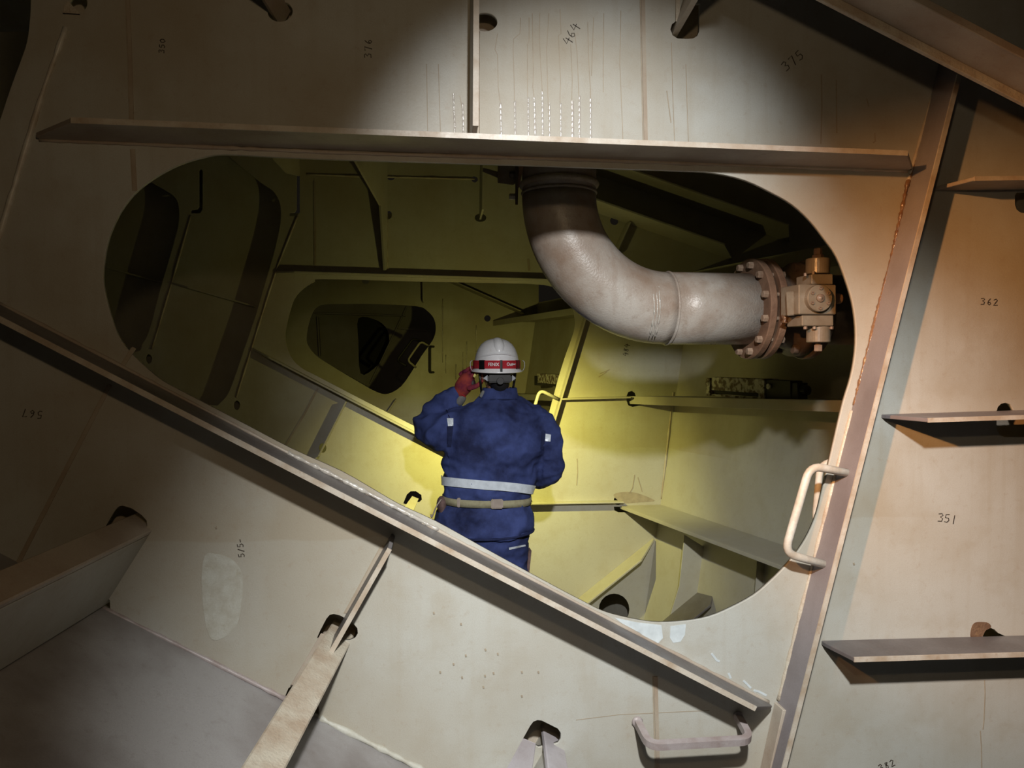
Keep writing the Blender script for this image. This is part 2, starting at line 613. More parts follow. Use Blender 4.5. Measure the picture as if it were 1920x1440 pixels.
def stiff(name, a, b, wd, t, mat='bar', parent=WF, Y=0.0, label=None, lip=None, s0=0.0, s1=0.0, side=1, **k):
    o = link(name, flatbar(a, b, wd, t, Y, s0=s0, s1=s1, side=side, **k), mat, parent, label=label)
    if lip:                                       # lighter coating along the free edge
        A_, B_ = Vector(xz(*a, Y)), Vector(xz(*b, Y))
        u = (B_ - A_).normalized()
        n = Vector((-u.y, u.x)) * side
        A_, B_ = A_ + u * s0, B_ - u * s1
        q = [Vector((p.x, Y - wd - 0.0008, p.y)) for p in (A_ - n * 0.0006, B_ - n * 0.0006, B_ + n * (t + 0.0006), A_ + n * (t + 0.0006))]
        link('bar_edge', prism(q, [p + Vector((0, 0.004, 0)) for p in q]), lip, o)
    return o


# main flat bars around the opening
stiff('stiffener', (75, 262), (1702, 320), 0.135, 0.011, 'bar', s0=0.12, s1=0.10, side=1, lip='edge', label='long horizontal bar with sniped ends above the opening')
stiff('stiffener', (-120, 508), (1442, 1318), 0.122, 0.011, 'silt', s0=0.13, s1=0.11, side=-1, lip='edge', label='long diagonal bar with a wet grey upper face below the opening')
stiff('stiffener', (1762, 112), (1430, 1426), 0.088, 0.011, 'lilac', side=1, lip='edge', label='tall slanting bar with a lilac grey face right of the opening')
stiff('stiffener', (892, -330), (889, 276), 0.10, 0.012, 'bar', side=-1, s1=0.02, lip='edge')
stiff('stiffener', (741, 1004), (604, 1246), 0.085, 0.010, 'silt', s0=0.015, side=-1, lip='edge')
stiff('stiffener', (1753, 358), (2200, 352), 0.115, 0.010, 'bar', side=1, s0=0.02, lip='edge')
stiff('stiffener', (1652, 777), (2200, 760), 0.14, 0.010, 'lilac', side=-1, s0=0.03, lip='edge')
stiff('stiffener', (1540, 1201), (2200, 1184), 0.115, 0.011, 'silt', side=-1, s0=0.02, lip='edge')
# short bracket closing the corner under the diagonal bar
link('bracket', flatbar((1452, 1316), (1412, 1500), 0.045, 0.016, 0.0, side=1), 'bar', WF)

link('light_stop', prism([at(850, -40, 0.10), at(975, -40, 0.10), at(975, 110, 0.10), at(850, 110, 0.10)], [at(850, -40, 0.11), at(975, -40, 0.11), at(975, 110, 0.11), at(850, 110, 0.11)]), 'bar', WF)  # added to stop torch light passing through the round hole

for x0, y0, x1, y1 in ((150, 920, 320, 1030), (170, 1095, 240, 1170), (560, 1120, 720, 1260), (500, 1260, 640, 1370), (940, 1320, 1100, 1440), (1240, -30, 1345, 100), (480, -20, 580, 70), (1850, 740, 2060, 850), (1830, 1160, 1915, 1225), (1885, 340, 2060, 420), (110, -30, 190, 45)):
    link('light_stop', prism([at(x0, y0, 0.09), at(x1, y0, 0.09), at(x1, y1, 0.09), at(x0, y1, 0.09)], [at(x0, y0, 0.1), at(x1, y0, 0.1), at(x1, y1, 0.1), at(x0, y1, 0.1)]), 'bar', WF)  # added behind the slots only to keep them dark

# weld beads and plate seams
def weld(pts, r=0.005, mat='weld', Y=0.0, parent=WF, jit=0.3, off=0.002, name='weld_bead', step=0.02):
    return link(name, bead(pxs(pts, Y, off), r, jit, 7, step), mat, parent, smooth=True)


weld([(75, 263), (640, 287), (1100, 300), (1700, 321)], 0.005, 'bar')
weld([(0, 569), (523, 840), (1440, 1316)], 0.005, 'bar')
weld([(540, 849), (620, 888), (700, 929), (760, 960), (822, 993)], 0.0055, 'wet', off=0.005, jit=0.45, step=0.008, name='wet_weld')
weld([(1748, 180), (1700, 348)], 0.005)
weld([(1597, 770), (1500, 1150), (1460, 1312)], 0.006)
weld([(1727, 275), (1700, 345), (1672, 478), (1647, 572), (1617, 693), (1600, 760)], 0.0052, 'rustwet', off=0.003, jit=0.35, step=0.006, name='rust_run')
weld([(897, 60), (896, 268)], 0.004)
weld([(-40, 570), (0, 440), (42, 300), (85, 160), (118, 70), (124, 52)], 0.006, 'handle', off=0.001)
weld([(250, 996), (188, 1120)], 0.007, jit=0.5, step=0.012)
weld([(615, 1196), (556, 1286)], 0.004)
weld([(193, 1140), (360, 1222), (535, 1310)], 0.006, 'handle2')
weld([(600, 1346), (700, 1396), (800, 1447)], 0.007, 'primer', jit=0.4)
for pts in ([(239, -40), (245, 120), (249, 262)], [(250, 280), (254, 358)], [(252, 652), (228, 690)], [(207, 722), (120, 890), (38, 1050), (-20, 1170)],
            [(1205, -20), (1208, 130), (1211, 272)], [(1229, 1268), (1234, 1460)], [(719, 1024), (650, 1150)]):
    link('seam', ribbon(pts, 7, 0, 0.0022), 'seam', WF)
    link('seam', ribbon([(x - 5, y) for x, y in pts], 2.2, 0, 0.0008), 'run', WF)

# dried and wet water runs on the upper plate
RUNS = [
    [(933, 63), (928, 93), (933, 103), (934, 163), (939, 200), (940, 264)], [(976, 33), (975, 63), (963, 73), (962, 93), (964, 150), (966, 264)],
    [(992, 33), (992, 77), (989, 83), (989, 167), (991, 265)], [(998, 25), (999, 83), (1000, 133), (999, 163), (1002, 188), (1004, 266)],
    [(1012, 25), (1011, 67), (1014, 125), (1017, 175), (1018, 266)], [(1029, 25), (1025, 93), (1027, 175), (1031, 267)],
    [(1050, 17), (1052, 63), (1047, 67), (1051, 150), (1050, 183), (1052, 267)], [(1070, 83), (1073, 150), (1072, 183), (1074, 268)],
    [(1078, 63), (1082, 100), (1085, 167), (1087, 268)], [(1102, 42), (1103, 100), (1107, 167), (1108, 269)],
    [(1113, 33), (1111, 83), (1109, 142)], [(1132, 25), (1131, 117), (1131, 173)], [(1164, 20), (1162, 120), (1166, 210), (1168, 268)],
    [(851, 205), (853, 235), (852, 262)], [(862, 180), (868, 210), (869, 262)], [(1259, 80), (1261, 170), (1265, 270)], [(1286, 120), (1288, 190), (1291, 272)],
    [(800, 120), (801, 190), (802, 255)], [(822, 120), (824, 190), (826, 256)]]
for i, r in enumerate(RUNS):
    link('dried_run', ribbon(r, 1.4, 0, 0.0005), 'run', WF)
    if i < 10 or i in (13, 14):
        y0 = 168 + random.random() * 30
        a = [p for p in r if p[1] > y0]
        a = [(a[0][0] - 0.5, y0)] + a
        link('wet_run', rivulet(a, 4.2 + random.random() * 2), 'wet', WF, smooth=True)
for r in ([(1846, 1275), (1847, 1300), (1845, 1350), (1843, 1368)], [(1838, 1370), (1840, 1400), (1841, 1460)], [(1250, 170), (1254, 200), (1258, 230)],
          [(1540, 140), (1541, 200), (1539, 270)], [(1568, 150), (1569, 250)], [(1625, 185), (1629, 200)], [(1640, 250), (1641, 265), (1637, 268)]):
    link('dried_run', ribbon(r, 2.0, 0, 0.0005), 'run', WF)
link('scratch', ribbon([(1080, 1350), (1160, 1340), (1330, 1332)], 1.2, 0, 0.0005), 'run', WF)
for px_, py_ in ((813, 1149), (864, 1170), (910, 1218), (873, 1229), (933, 1226), (850, 1245), (825, 1260), (909, 1267), (925, 1262), (866, 1270), (978, 1260), (1009, 1260), (906, 1288), (978, 1305), (1600, 1057), (405, 989)):
    link('blister', ribbon([(px_, py_ - 2), (px_ + 1, py_ + 2)], 3.0, 0, 0.002), 'run', WF)

# rubbed, repainted and rusty places with outlines of their own
link('paint_patch', patch([(1152, 1158), (1195, 1167), (1232, 1171), (1240, 1172), (1243, 1196), (1232, 1208), (1212, 1199), (1200, 1186), (1176, 1176)]), 'chalk', WF)
link('paint_patch', patch([(1257, 1174), (1286, 1170), (1284, 1190), (1276, 1203), (1262, 1205), (1256, 1196)]), 'chalk', WF)
link('paint_patch', patch(smooth_loop([(384, 1042), (402, 1038), (430, 1046), (450, 1066), (455, 1096), (450, 1150), (440, 1178), (418, 1196), (396, 1198), (384, 1160), (378, 1090)], 3)), 'primer', WF)
for pts in ([(1334, 1225), (1344, 1238), (1349, 1240)], [(1366, 1262), (1370, 1272)], [(1394, 1276), (1408, 1290)], [(1413, 1294), (1424, 1297), (1437, 1304)], [(1414, 1300), (1427, 1308)]):
    link('paint_drip', ribbon(pts, 4, 0, 0.001), 'chalk', WF)
link('rust_patch', patch(smooth_loop([(1820, 1196), (1821, 1178), (1827, 1168), (1840, 1166), (1853, 1168), (1858, 1176), (1848, 1182), (1842, 1193), (1836, 1199)], 3)), 'rust', WF)
link('rust_patch', patch(smooth_loop([(1668, 508), (1690, 400), (1712, 330), (1719, 288), (1722, 300), (1708, 370), (1682, 480), (1660, 560)], 3)), 'rust', WF)
link('rust_edge', flatbar((300, 264.5), (1630, 312.5), 0.1352, 0.002, 0.0, side=1, bevel=0.0), 'rust', WF)

# hand-written plate numbers
GLY = {
    '0': [[(.5, 0), (.1, .3), (.1, .7), (.4, 1), (.8, .7), (.8, .3), (.5, 0)]],
    '1': [[(.5, 0), (.45, 1.1)]],
    '2': [[(0, .2), (.4, 0), (.7, .2), (.3, .7), (0, 1), (.8, .95)]],
    '3': [[(0, .1), (.5, 0), (.7, .2), (.3, .45), (.7, .6), (.6, .95), (.0, 1)]],
    '4': [[(.4, 0), (0, .6), (.9, .55)], [(.65, .2), (.55, 1.15)]],
    '5': [[(.7, 0), (.15, .05), (.1, .45), (.6, .45), (.7, .75), (.4, 1), (0, .95)]],
    '6': [[(.6, 0), (.2, .4), (.1, .8), (.4, 1), (.7, .8), (.5, .55), (.15, .7)]],
    '7': [[(0, .1), (.7, 0), (.35, 1.1)]],
    '8': [[(.6, .1), (.2, .1), (.2, .35), (.6, .65), (.5, 1), (.1, .9), (.3, .5), (.7, .1)]],
    '/': [[(.7, 0), (.1, 1.1)]], '-': [[(0, .6), (.6, .55)]],
}


def number(text, cx, cy, deg, h, gap=0.95, Y=0.0, parent=WF, wpx=1.5):
    a = math.radians(deg)
    tot = len(text) * gap * h
    parts = []
    for i, ch in enumerate(text):
        for st in GLY[ch]:
            pts = []
            for (x, y) in st:
                lx, ly = (x * 0.8 + i * gap) * h - tot / 2, (y - .5) * h
                pts.append((cx + lx * math.cos(a) - ly * math.sin(a), cy + lx * math.sin(a) + ly * math.cos(a)))
            parts.append(ribbon(pts, wpx, Y, 0.0008))
    return link('plate_number', join(*parts), 'ink', parent)


number('350', 304, 85, -84, 10)
number('376', 690, 89, -88, 13, 1.0)
number('464', 1071, 62, -62, 17, 0.85)
number('375', 1488, 112, -38, 17, 0.95)
number('362', 1857, 566, 4, 12, 1.0)
number('351', 1777, 972, 8, 15, 0.8)
number('382', 1664, 1434, -22, 12)
number('567', 58, 776, 186, 14, 1.0)
number('5/5-', 451, 1026, -96, 11, 0.85)

# ================================================================== SLOPED BOTTOM PLATE in front of the frame
NV = -ray(930, 680)
NV = NV / abs(NV.y)                       # towards the camera, per metre of Y
fl_a, fl_b = at(-420, 819), at(1500, 1815)
floor = link('floor', slab([fl_a, fl_b, fl_b + NV * 1.35, fl_a + NV * 1.35], 0.014), 'floor', kind='structure', cat='floor',
             label='wet grey sloping bottom plate at the lower left')
u_sl = (fl_b - fl_a).normalized()
n_sl = Vector((-u_sl.z, 0, u_sl.x))       # up, square to the slope
if n_sl.z < 0:
    n_sl = -n_sl


def longitudinal(root_px, height, fw, mat_f, mat_w, label, run=1.3, back=0.10, left=True):
    """angle bar on the sloped plate running towards the camera"""
    r = at(*root_px)
    o = r - NV * back
    L = run + back
    top = o + n_sl * height
    side = -u_sl if left else u_sl
    t = 0.012
    web = prism([o, top, top + NV * L, o + NV * L], [p + u_sl * t for p in (o, top, top + NV * L, o + NV * L)], 0.001)
    a, b = top - side * 0.012, top + side * fw
    fla = prism([a, b, b + NV * L, a + NV * L], [p + n_sl * 0.014 for p in (a, b, b + NV * L, a + NV * L)], 0.003)
    ob = link('longitudinal', web, mat_w, floor, label=label)
    link('flange', fla, mat_f, ob)
    return ob


longitudinal((188, 1130), 0.186, 0.052, 'bar', 'paint', 'angle bar lying in shade along the left edge')
longitudinal((545, 1313), 0.170, 0.052, 'weld', 'paint', 'beige topped angle bar rising from the bottom edge', left=False)
longitudinal((952, 1522), 0.186, 0.050, 'palesilt', 'paint', 'pale angle bar end poking through its slot', left=False)
# lug plates in the slots
link('lug_plate', prism(*[[at(x, y, Y) for x, y in ((602, 1187), (616, 1194), (560, 1288), (545, 1284))] for Y in (-0.012, 0.004)], 0.001), 'bar', WF)
link('lug_plate', prism(*[[at(x, y, Y) for x, y in ((981, 1384), (1005, 1394), (990, 1500), (918, 1500))] for Y in (-0.014, 0.0)], 0.0015), 'palesilt', WF)

# deck bars coming through the top of the frame
for nm, quad in (('deck_bar', ((512, 27), (521, 34), (539, 2), (516, -2))), ('deck_bar', ((1264, 66), (1276, 64), (1294, 6), (1284, 2)))):
    f = [at(*p) for p in quad]
    link(nm, prism([p + Vector((0, 0.05, 0)) for p in f], [p + NV * 0.5 for p in f]), 'bar', WF)
link('lug_plate', prism(*[[at(x, y, Y) for x, y in ((1268, -40), (1277, -40), (1274, 42), (1267, 40))] for Y in (-0.012, 0.0)]), 'weld', WF)
link('lug_plate', prism(*[[at(x, y, Y) for x, y in ((120, 10), (128, 2), (150, 26), (118, 24))] for Y in (-0.012, 0.0)]), 'weld', WF)

# ================================================================== BEAM across the upper right corner, clear of the frame
Yb, Yn = -0.28, -0.385
b0, b1 = at(1180, -178, Yb), at(2350, 423, Yb)
ub = (b1 - b0).normalized()
nb = Vector((-ub.z, 0, ub.x))
near = Vector((0, Yn - Yb, 0))


def beam_piece(o, dn, h, dy0, dy1):
    q = [b0 + nb * dn + Vector((0, dy0, 0)), b1 + nb * dn + Vector((0, dy0, 0)), b1 + nb * dn + Vector((0, dy1, 0)), b0 + nb * dn + Vector((0, dy1, 0))]
    return prism(q, [p + nb * h for p in q], 0.0015)


beam = link('beam', beam_piece(None, 0.020, 0.012, 0.0, Yn - Yb), 'bar', kind='structure', cat='beam', label='dark angled steel beam crossing the upper right corner')
link('beam_lip', beam_piece(None, 0.0, 0.020, -0.012, 0.0), 'weld', beam)
link('beam_lip', beam_piece(None, 0.017, 0.018, Yn - Yb - 0.006, Yn - Yb), 'bar', beam)

# ================================================================== SECOND WEB FRAME
Y2 = 2.77
OPEN2 = smooth_loop([(608, 523), (590, 528), (569, 541), (552, 560), (542, 590), (535, 623), (537, 648), (548, 673), (567, 691), (594, 705), (680, 750), (771, 796),
                     (860, 842), (930, 872), (970, 872), (1000, 850), (1022, 800), (1039, 739), (1049, 703), (1060, 668), (1071, 637), (1078, 610), (1074, 580), (1055, 550), (1020, 534), (896, 530), (792, 528)], 3)
LEFT2 = smooth_loop([(395, 262), (425, 290), (458, 318), (490, 343), (512, 358), (524, 378), (527, 405), (523, 435), (515, 470), (500, 522), (480, 590), (458, 655), (440, 708), (428, 738), (414, 754), (396, 760), (300, 740), (120, 700), (90, 450), (200, 250)], 3)
SLOTS2 = [LEFT2,
          [(556, 327), (559, 324), (562, 327), (562, 398), (557, 405), (543, 405), (543, 399), (553, 398), (556, 392)],
          ellipse(733, 333, 7, 5), ellipse(729, 403, 6, 8), ellipse(901, 408, 11, 8), ellipse(890, 336, 6, 6), ellipse(444, 760, 6, 9), ellipse(605, 840, 7, 9),
          [(756, 944), (763, 927), (770, 921), (780, 921), (790, 928), (791, 937), (786, 942), (779, 941), (770, 950)],
          [(1175, 752), (1175, 742), (1178, 735), (1185, 733), (1191, 737), (1193, 744), (1203, 760), (1186, 763), (1178, 760)],
          ellipse(1159, 938, 8, 9), [(1151, 950), (1177, 950), (1177, 961), (1160, 961), (1152, 957)],
          ellipse(1151.5, 1143, 29, 30), ellipse(1152, 414, 8, 8)]
wall_middle = link('wall_middle', plate([(-60, 60), (1620, 60), (1620, 520), (1312, 520), (1312, 960), (1283, 1010), (1283, 1300), (120, 1300), (-60, 1000)], [OPEN2] + SLOTS2, Y2, 0.012), 'paint2',
                   kind='structure', cat='bulkhead', label='yellow-lit steel frame behind the worker with a second rounded opening')
WM = wall_middle
k2 = dict(parent=WM, Y=Y2)
stiff('stiffener', (519, 513), (1120, 531), 0.065, 0.011, 'paint2', s0=0.11, s1=0.1, side=1, **k2)
stiff('stiffener', (476, 652), (990, 919), 0.07, 0.011, 'paint2', s0=0.11, side=-1, **k2)
stiff('stiffener', (1093, 596), (1020, 838), 0.06, 0.011, 'paint2', side=1, **k2)
stiff('stiffener', (1050, 746), (1178, 743), 0.06, 0.010, 'paint2', side=-1, **k2)
stiff('stiffener', (985, 941), (1166, 938), 0.05, 0.010, 'paint2', side=-1, **k2)
stiff('stiffener', (649, 751), (598, 852), 0.08, 0.010, 'paint2', side=1, **k2)
stiff('stiffener', (1083, 1122), (1224, 1009), 0.15, 0.012, 'paint2', s1=0.16, side=-1, **k2)
stiff('stiffener', (1172, 421), (1140, 492), 0.10, 0.010, 'paint2', side=1, **k2)
stiff('stiffener', (904, 270), (902, 412), 0.16, 0.012, 'paint2', side=-1, s1=0.03, **k2)
# leaning bracket that deepens towards the deck
rp, lean = at(727, 400, Y2), Vector((-0.42, -1.0, 0)).normalized()
npl = lean.cross(Vector((0, 0, 1)))
brk = [at(727, 506, Y2), at(727, 280, Y2)] + [on_plane(x, y, rp, npl) for x, y in ((655, 280), (666, 300), (714, 385), (722, 507))]
link('bracket', prism(brk, [p + npl * 0.012 for p in brk]), 'paint2', WM)
brk = [at(562, 330, Y2), at(560, 250, Y2)] + [on_plane(x, y, at(562, 330, Y2), npl) for x, y in ((500, 270), (516, 300), (540, 325))]
link('bracket', prism(brk, [p + npl * 0.012 for p in brk]), 'paint2', WM)
for pts in ([(590, 340), (591, 502)], [(596, 728), (570, 778), (534, 838)], [(990, 486), (992, 508)]):
    link('seam', ribbon(pts, 4, Y2, 0.003), 'seam', WM)
for pts in ([(726, 408), (726, 505)], [(558, 405), (520, 500), (500, 562), (443, 745)], [(1262, 735), (1240, 935)]):
    link('weld_bead', bead(pxs(pts, Y2, 0.002), 0.006, 0.3, 6, 0.05), 'weld', WM, smooth=True)
link('weld_bead', bead(pxs([(575, 327), (680, 331), (780, 333), (890, 336)], Y2, 0.002), 0.006, 0.3, 6, 0.05), 'weld', WM, smooth=True)
for pts in ([(1124, 701), (1143, 693)], [(1122, 707), (1138, 697)], [(1082, 860), (1083, 885), (1081, 910)], [(1190, 890), (1186, 915), (1180, 925)], [(1196, 895), (1204, 922)]):
    link('scratch', ribbon(pts, 1.5, Y2, 0.002), 'run', WM)
number('484', 1174, 655, -80, 9, 0.9, Y2, WM, 1.2)
link('stain', patch(smooth_loop([(1150, 928), (1172, 922), (1196, 925), (1222, 935), (1226, 940), (1200, 942), (1168, 943)], 3), Y2), 'run', WM)
# bottom longitudinal flange seen through its slot
link('deck_bar', slab_px([(773, 930, Y2), (785, 935, Y2), (768, 972, 2.35), (750, 962, 2.35)], 0.012), 'paint2', WM)

# side panels seen at the far left through the opening
wall_left = link('wall_left', plate([(-60, 100), (531, 100), (531, 900), (-60, 900)],
                                    [smooth_loop([(-40, 300), (150, 300), (250, 322), (284, 342), (318, 362), (331, 374), (336, 395), (334, 425), (322, 470), (300, 545), (280, 620), (266, 646), (248, 662), (100, 680), (-40, 680)], 3),
                                     [(373, 320), (376, 317), (380, 320), (380, 392), (375, 400), (358, 400), (358, 394), (370, 392), (373, 388)], ellipse(279, 673, 6, 9)], Y2 + 0.10, 0.012), 'paint2',
                 kind='structure', cat='bulkhead', label='dim steel panel with a rounded cut seen at the left of the opening')
stiff('stiffener', (325, 533), (480, 577), 0.06, 0.010, 'paint2', parent=wall_left, Y=Y2 + 0.10, s0=0.1, side=1)
link('weld_bead', bead(pxs([(358, 404), (325, 520), (285, 655)], Y2 + 0.1, 0.002), 0.006, 0.3, 6, 0.05), 'weld', wall_left, smooth=True)
wall_outer = link('wall_outer', plate([(-60, 100), (500, 100), (500, 900), (-60, 900)], [], Y2 + 0.22, 0.012), 'paint2', kind='structure', cat='bulkhead',
                  label='darkest steel panel glimpsed at the far left of the opening')
stiff('stiffener', (205, 505), (340, 541), 0.05, 0.010, 'paint2', parent=wall_outer, Y=Y2 + 0.22, side=1)

# ================================================================== RIGHT-HAND SHELL from the front frame to the third frame
DR = ray(485, 687)
DR = DR / DR.y                             # away from the camera, per metre of Y
c_hi, c_lo = at(1275, 690, Y2), at(1240, 935, Y2)
lean_v = (c_hi - c_lo) / (c_hi.z - c_lo.z)


def shell(z, Y):
    return c_lo + lean_v * (z - c_lo.z) + DR * (Y - Y2) - Vector((0, 0, DR.z * (Y - Y2)))


Y3 = 5.54
wall_right = link('wall_right', slab([shell(0.56, 0.02), shell(0.56, Y3), shell(-2.1, Y3), shell(-2.1, 0.02)], 0.014), 'paint2', kind='structure', cat='hull plate',
                  label='slanting side plate running back on the right inside the opening')
WR = wall_right


def ledge(P2pt, Pnear, fh, label, z_root=None, ext=None, mat='paint2'):
    """angle bar along the shell: web back to the plate, face flange hanging at its front edge"""
    a, b = Vector(P2pt), Vector(Pnear)
    d = b - a
    if ext:
        a = a - d * ext
    wa, wb = shell(a.z, a.y), shell(b.z, b.y)
    web = prism([a, b, wb, wa], [p + Vector((0, 0, -0.012)) for p in (a, b, wb, wa)], 0.001)
    o = link('ledge_bar', web, mat, WR, label=label)
    if fh:
        v = Vector((-0.012, 0, 0))
        dn = Vector((0, 0, -fh))
        link('face_flange', prism([a, b, b + dn, a + dn], [p + v for p in (a, b, b + dn, a + dn)], 0.001), mat, o)
    return o


R1a, R1b = at(1187, 743, Y2), at(1602, 751, 1.0)
ledge(R1a, R1a + (R1b - R1a) * 1.45, 0.05, 'narrow ledge carrying the rusty box', ext=1.5)
R2a = at(1166, 948, Y2)
R2b = R2a - DR * 2.4
R2b.z = R2a.z + 0.04
ledge(R2a, R2b, 0.02, 'wide lower ledge with a wet stained top')
R0a = at(1167, 563, Y2)
R0b = R0a - DR * 1.9
R0b.z = R0a.z
ledge(R0a, R0b, 0.05, 'upper ledge in the dark', ext=1.4)
# brackets standing under the lower ledge
for poly, Y in (([(1284, 1003), (1348, 1043), (1420, 1071), (1420, 1320), (1215, 1320), (1258, 1150), (1274, 1098)], 2.25),
                ([(1421, 1050), (1470, 1074), (1540, 1100), (1540, 1330), (1400, 1330)], 1.72)):
    link('bracket', plate(poly, [], Y, 0.012), 'paint2', WR)
link('seam', ribbon([(1233, 1000), (1229, 1060), (1224, 1150)], 4, Y2, 0.004), 'weld', WM)
link('seam', ribbon([(1347, 1045), (1344, 1110), (1340, 1170)], 4, 2.25, 0.004), 'weld', WR)
stiff('stiffener', (1228, 1176), (1340, 1084), 0.20, 0.012, 'silt', parent=WR, Y=2.25, s1=0.14, side=-1)

# deck overhead inside the bay, and two deep bars of the second frame below it
ceiling = link('ceiling', slab([Vector((-3.2, 0.03, 2.6)), Vector((3.2, 0.03, 1.5)), Vector((3.2, 5.5, 1.5)), Vector((-3.2, 5.5, 2.6))], 0.012), 'paint2',
               kind='structure', cat='deck', label='dark sloping deck plate above the pipe inside the opening')
stiff('stiffener', (1000, 287), (1478, 454), 0.30, 0.012, 'paint2', s1=0.17, side=1, **k2)
stiff('stiffener', (1000, 358), (1371, 487), 0.26, 0.012, 'paint2', s1=0.17, side=1, **k2)

# floor of the worker's bay
floor_inner = link('floor_inner', slab([Vector((-2.6, 0.03, -1.74)), Vector((2.6, 0.03, -1.74)), Vector((2.6, Y2, -1.74)), Vector((-2.6, Y2, -1.74))], 0.014), 'floor',
                   kind='structure', cat='floor', label='bottom plate under the worker behind the foreground frame')

# ================================================================== THIRD AND FOURTH FRAMES
OPEN3 = smooth_loop([(608, 571), (592, 578), (584, 592), (578, 612), (575, 634), (578, 648), (590, 664), (612, 680), (670, 715), (700, 732), (722, 739), (742, 732), (760, 715), (790, 668), (810, 640), (817, 620), (814, 598), (800, 582), (780, 574), (700, 570), (650, 570)], 3)
wall_far = link('wall_far', plate([(430, 400), (1010, 400), (1010, 900), (430, 900)], [OPEN3, [(679, 520), (692, 520), (692, 529), (688, 532), (682, 532), (679, 528)], ellipse(914, 597, 6, 6)], Y3, 0.012), 'paint2',
                kind='structure', cat='bulkhead', label='dim olive steel frame far behind the worker')
stiff('stiffener', (793, 500), (794, 568), 0.2, 0.012, 'paint2', parent=wall_far, Y=Y3, side=-1)
stiff('stiffener', (838, 528), (978, 590), 0.2, 0.012, 'paint2', parent=wall_far, Y=Y3, side=1)
stiff('stiffener', (742, 747), (722, 776), 0.15, 0.012, 'paint2', parent=wall_far, Y=Y3, side=1)
for i, (x, y0, y1) in enumerate(((855, 683, 712), (868, 660, 694), (875, 640, 692), (893, 610, 690), (836, 665, 700), (830, 560, 680))):
    link('wet_run', bead(pxs([(x, y0), (x, y1)], Y3, 0.002), 0.006, 0.5, 5, 0.04), 'wet', wall_far, smooth=True)
Y4 = 10.5
wall_end = link('wall_end', plate([(520, 520), (900, 520), (900, 800), (520, 800)], [smooth_loop([(672, 597), (700, 598), (722, 612), (730, 635), (722, 665), (700, 692), (676, 700), (672, 640)], 3)], Y4, 0.012), 'paint2',
                kind='structure', cat='bulkhead', label='black steel frame seen through the smallest opening')
link('light_stop', plate([(560, 540), (860, 540), (860, 780), (560, 780)], [], Y4 + 1.0, 0.012), 'blackened', wall_end)  # added black sheet that keeps the cut-out dark
stiff('stiffener', (762, 575), (694, 718), 0.15, 0.02, 'paint2', parent=wall_end, Y=Y4, side=1)
stiff('stiffener', (590, 589), (760, 594), 0.15, 0.02, 'paint2', parent=wall_end, Y=Y4, side=1)
stiff('stiffener', (596, 672), (722, 742), 0.15, 0.02, 'paint2', parent=wall_end, Y=Y4, side=-1)
stiff('stiffener', (596, 595), (600, 668), 0.15, 0.02, 'paint2', parent=wall_end, Y=Y4, side=1)
stiff('stiffener', (746, 617), (800, 622), 0.15, 0.02, 'paint2', parent=wall_end, Y=Y4, side=1)

# ================================================================== PIPE WITH ELBOW
YP, RP = 0.60, 0.1215
vx = at(1048, 400, YP).x                       # axis of the upright leg
hz = at(1330, 579, YP).z                       # axis of the level leg
eR = at(1248, 579, YP).x - vx                  # bend radius
pipe = thing('pipe', (vx, YP, 1.0), 'thick grey-brown steel pipe bending from vertical to horizontal behind the opening', 'pipe')
ex, ez = vx + eR, hz + eR
link('upright_pipe', tube([(vx, YP, ez), (vx, YP, ez + 0.10), (vx, YP, 0.98)], RP, 48), 'pipe', pipe, smooth=True)
arc = [(ex - eR * math.cos(a), YP, ez - eR * math.sin(a)) for a in [math.pi / 2 * k / 24 for k in range(25)]]
link('elbow', tube(arc, RP, 56), 'pipe', pipe, smooth=True)
fx = at(1400, 579, YP).x                       # face of the first flange
link('level_pipe', tube([(ex, YP, hz), (ex + 0.1, YP, hz), (fx, YP, hz)], RP, 48), 'pipe', pipe, smooth=True)


def ring(c, axis, R, r, seg=48):
    axis = Vector(axis)
    return lathe(c, axis, [(R, -r), (R + r * 0.7, -r * 0.6), (R + r, 0), (R + r * 0.7, r * 0.6), (R, r)], seg)


link('weld_ring', ring((ex + 0.004, YP, hz), (1, 0, 0), RP - 0.001, 0.005), 'pipe', pipe, smooth=True)
link('weld_ring', ring((vx, YP, ez + 0.004), (0, 0, 1), RP - 0.001, 0.005), 'pipe', pipe, smooth=True)
zc = at(1048, 330, YP - RP).z
link('collar', ring((vx, YP, zc), (0, 0, 1), RP - 0.002, 0.012), 'weld', pipe, smooth=True)
for px_ in (1226, 1232, 1237):
    a0 = at(px_, 570, YP - RP)
    pts = []
    for k in range(9):
        an = math.radians(58 - k * 14)
        pts.append((at(px_ + (k % 3) * 0.6, 578, YP - RP).x, YP - (RP + 0.0008) * math.cos(an), hz + (RP + 0.0008) * math.sin(an)))
    link('wet_run', bead(pts, 0.0022, 0.6, 6, 0.006), 'wet', pipe, smooth=True)
# flange welded to the pipe end
RF = 0.172
link('flange', lathe((fx, YP, hz), (1, 0, 0), [(RP, 0), (RF - 0.003, 0), (RF, 0.003), (RF, 0.021), (RF - 0.003, 0.024), (RP - 0.01, 0.024)], 64), 'flange', pipe)
for k in range(12):
    an = 2 * math.pi * (k + 0.5) / 12
    yy, zz = YP + 0.150 * math.cos(an), hz + 0.150 * math.sin(an)
    hexbolt((fx, yy, zz), (-1, 0, 0), 0.0125, 0.017, pipe)

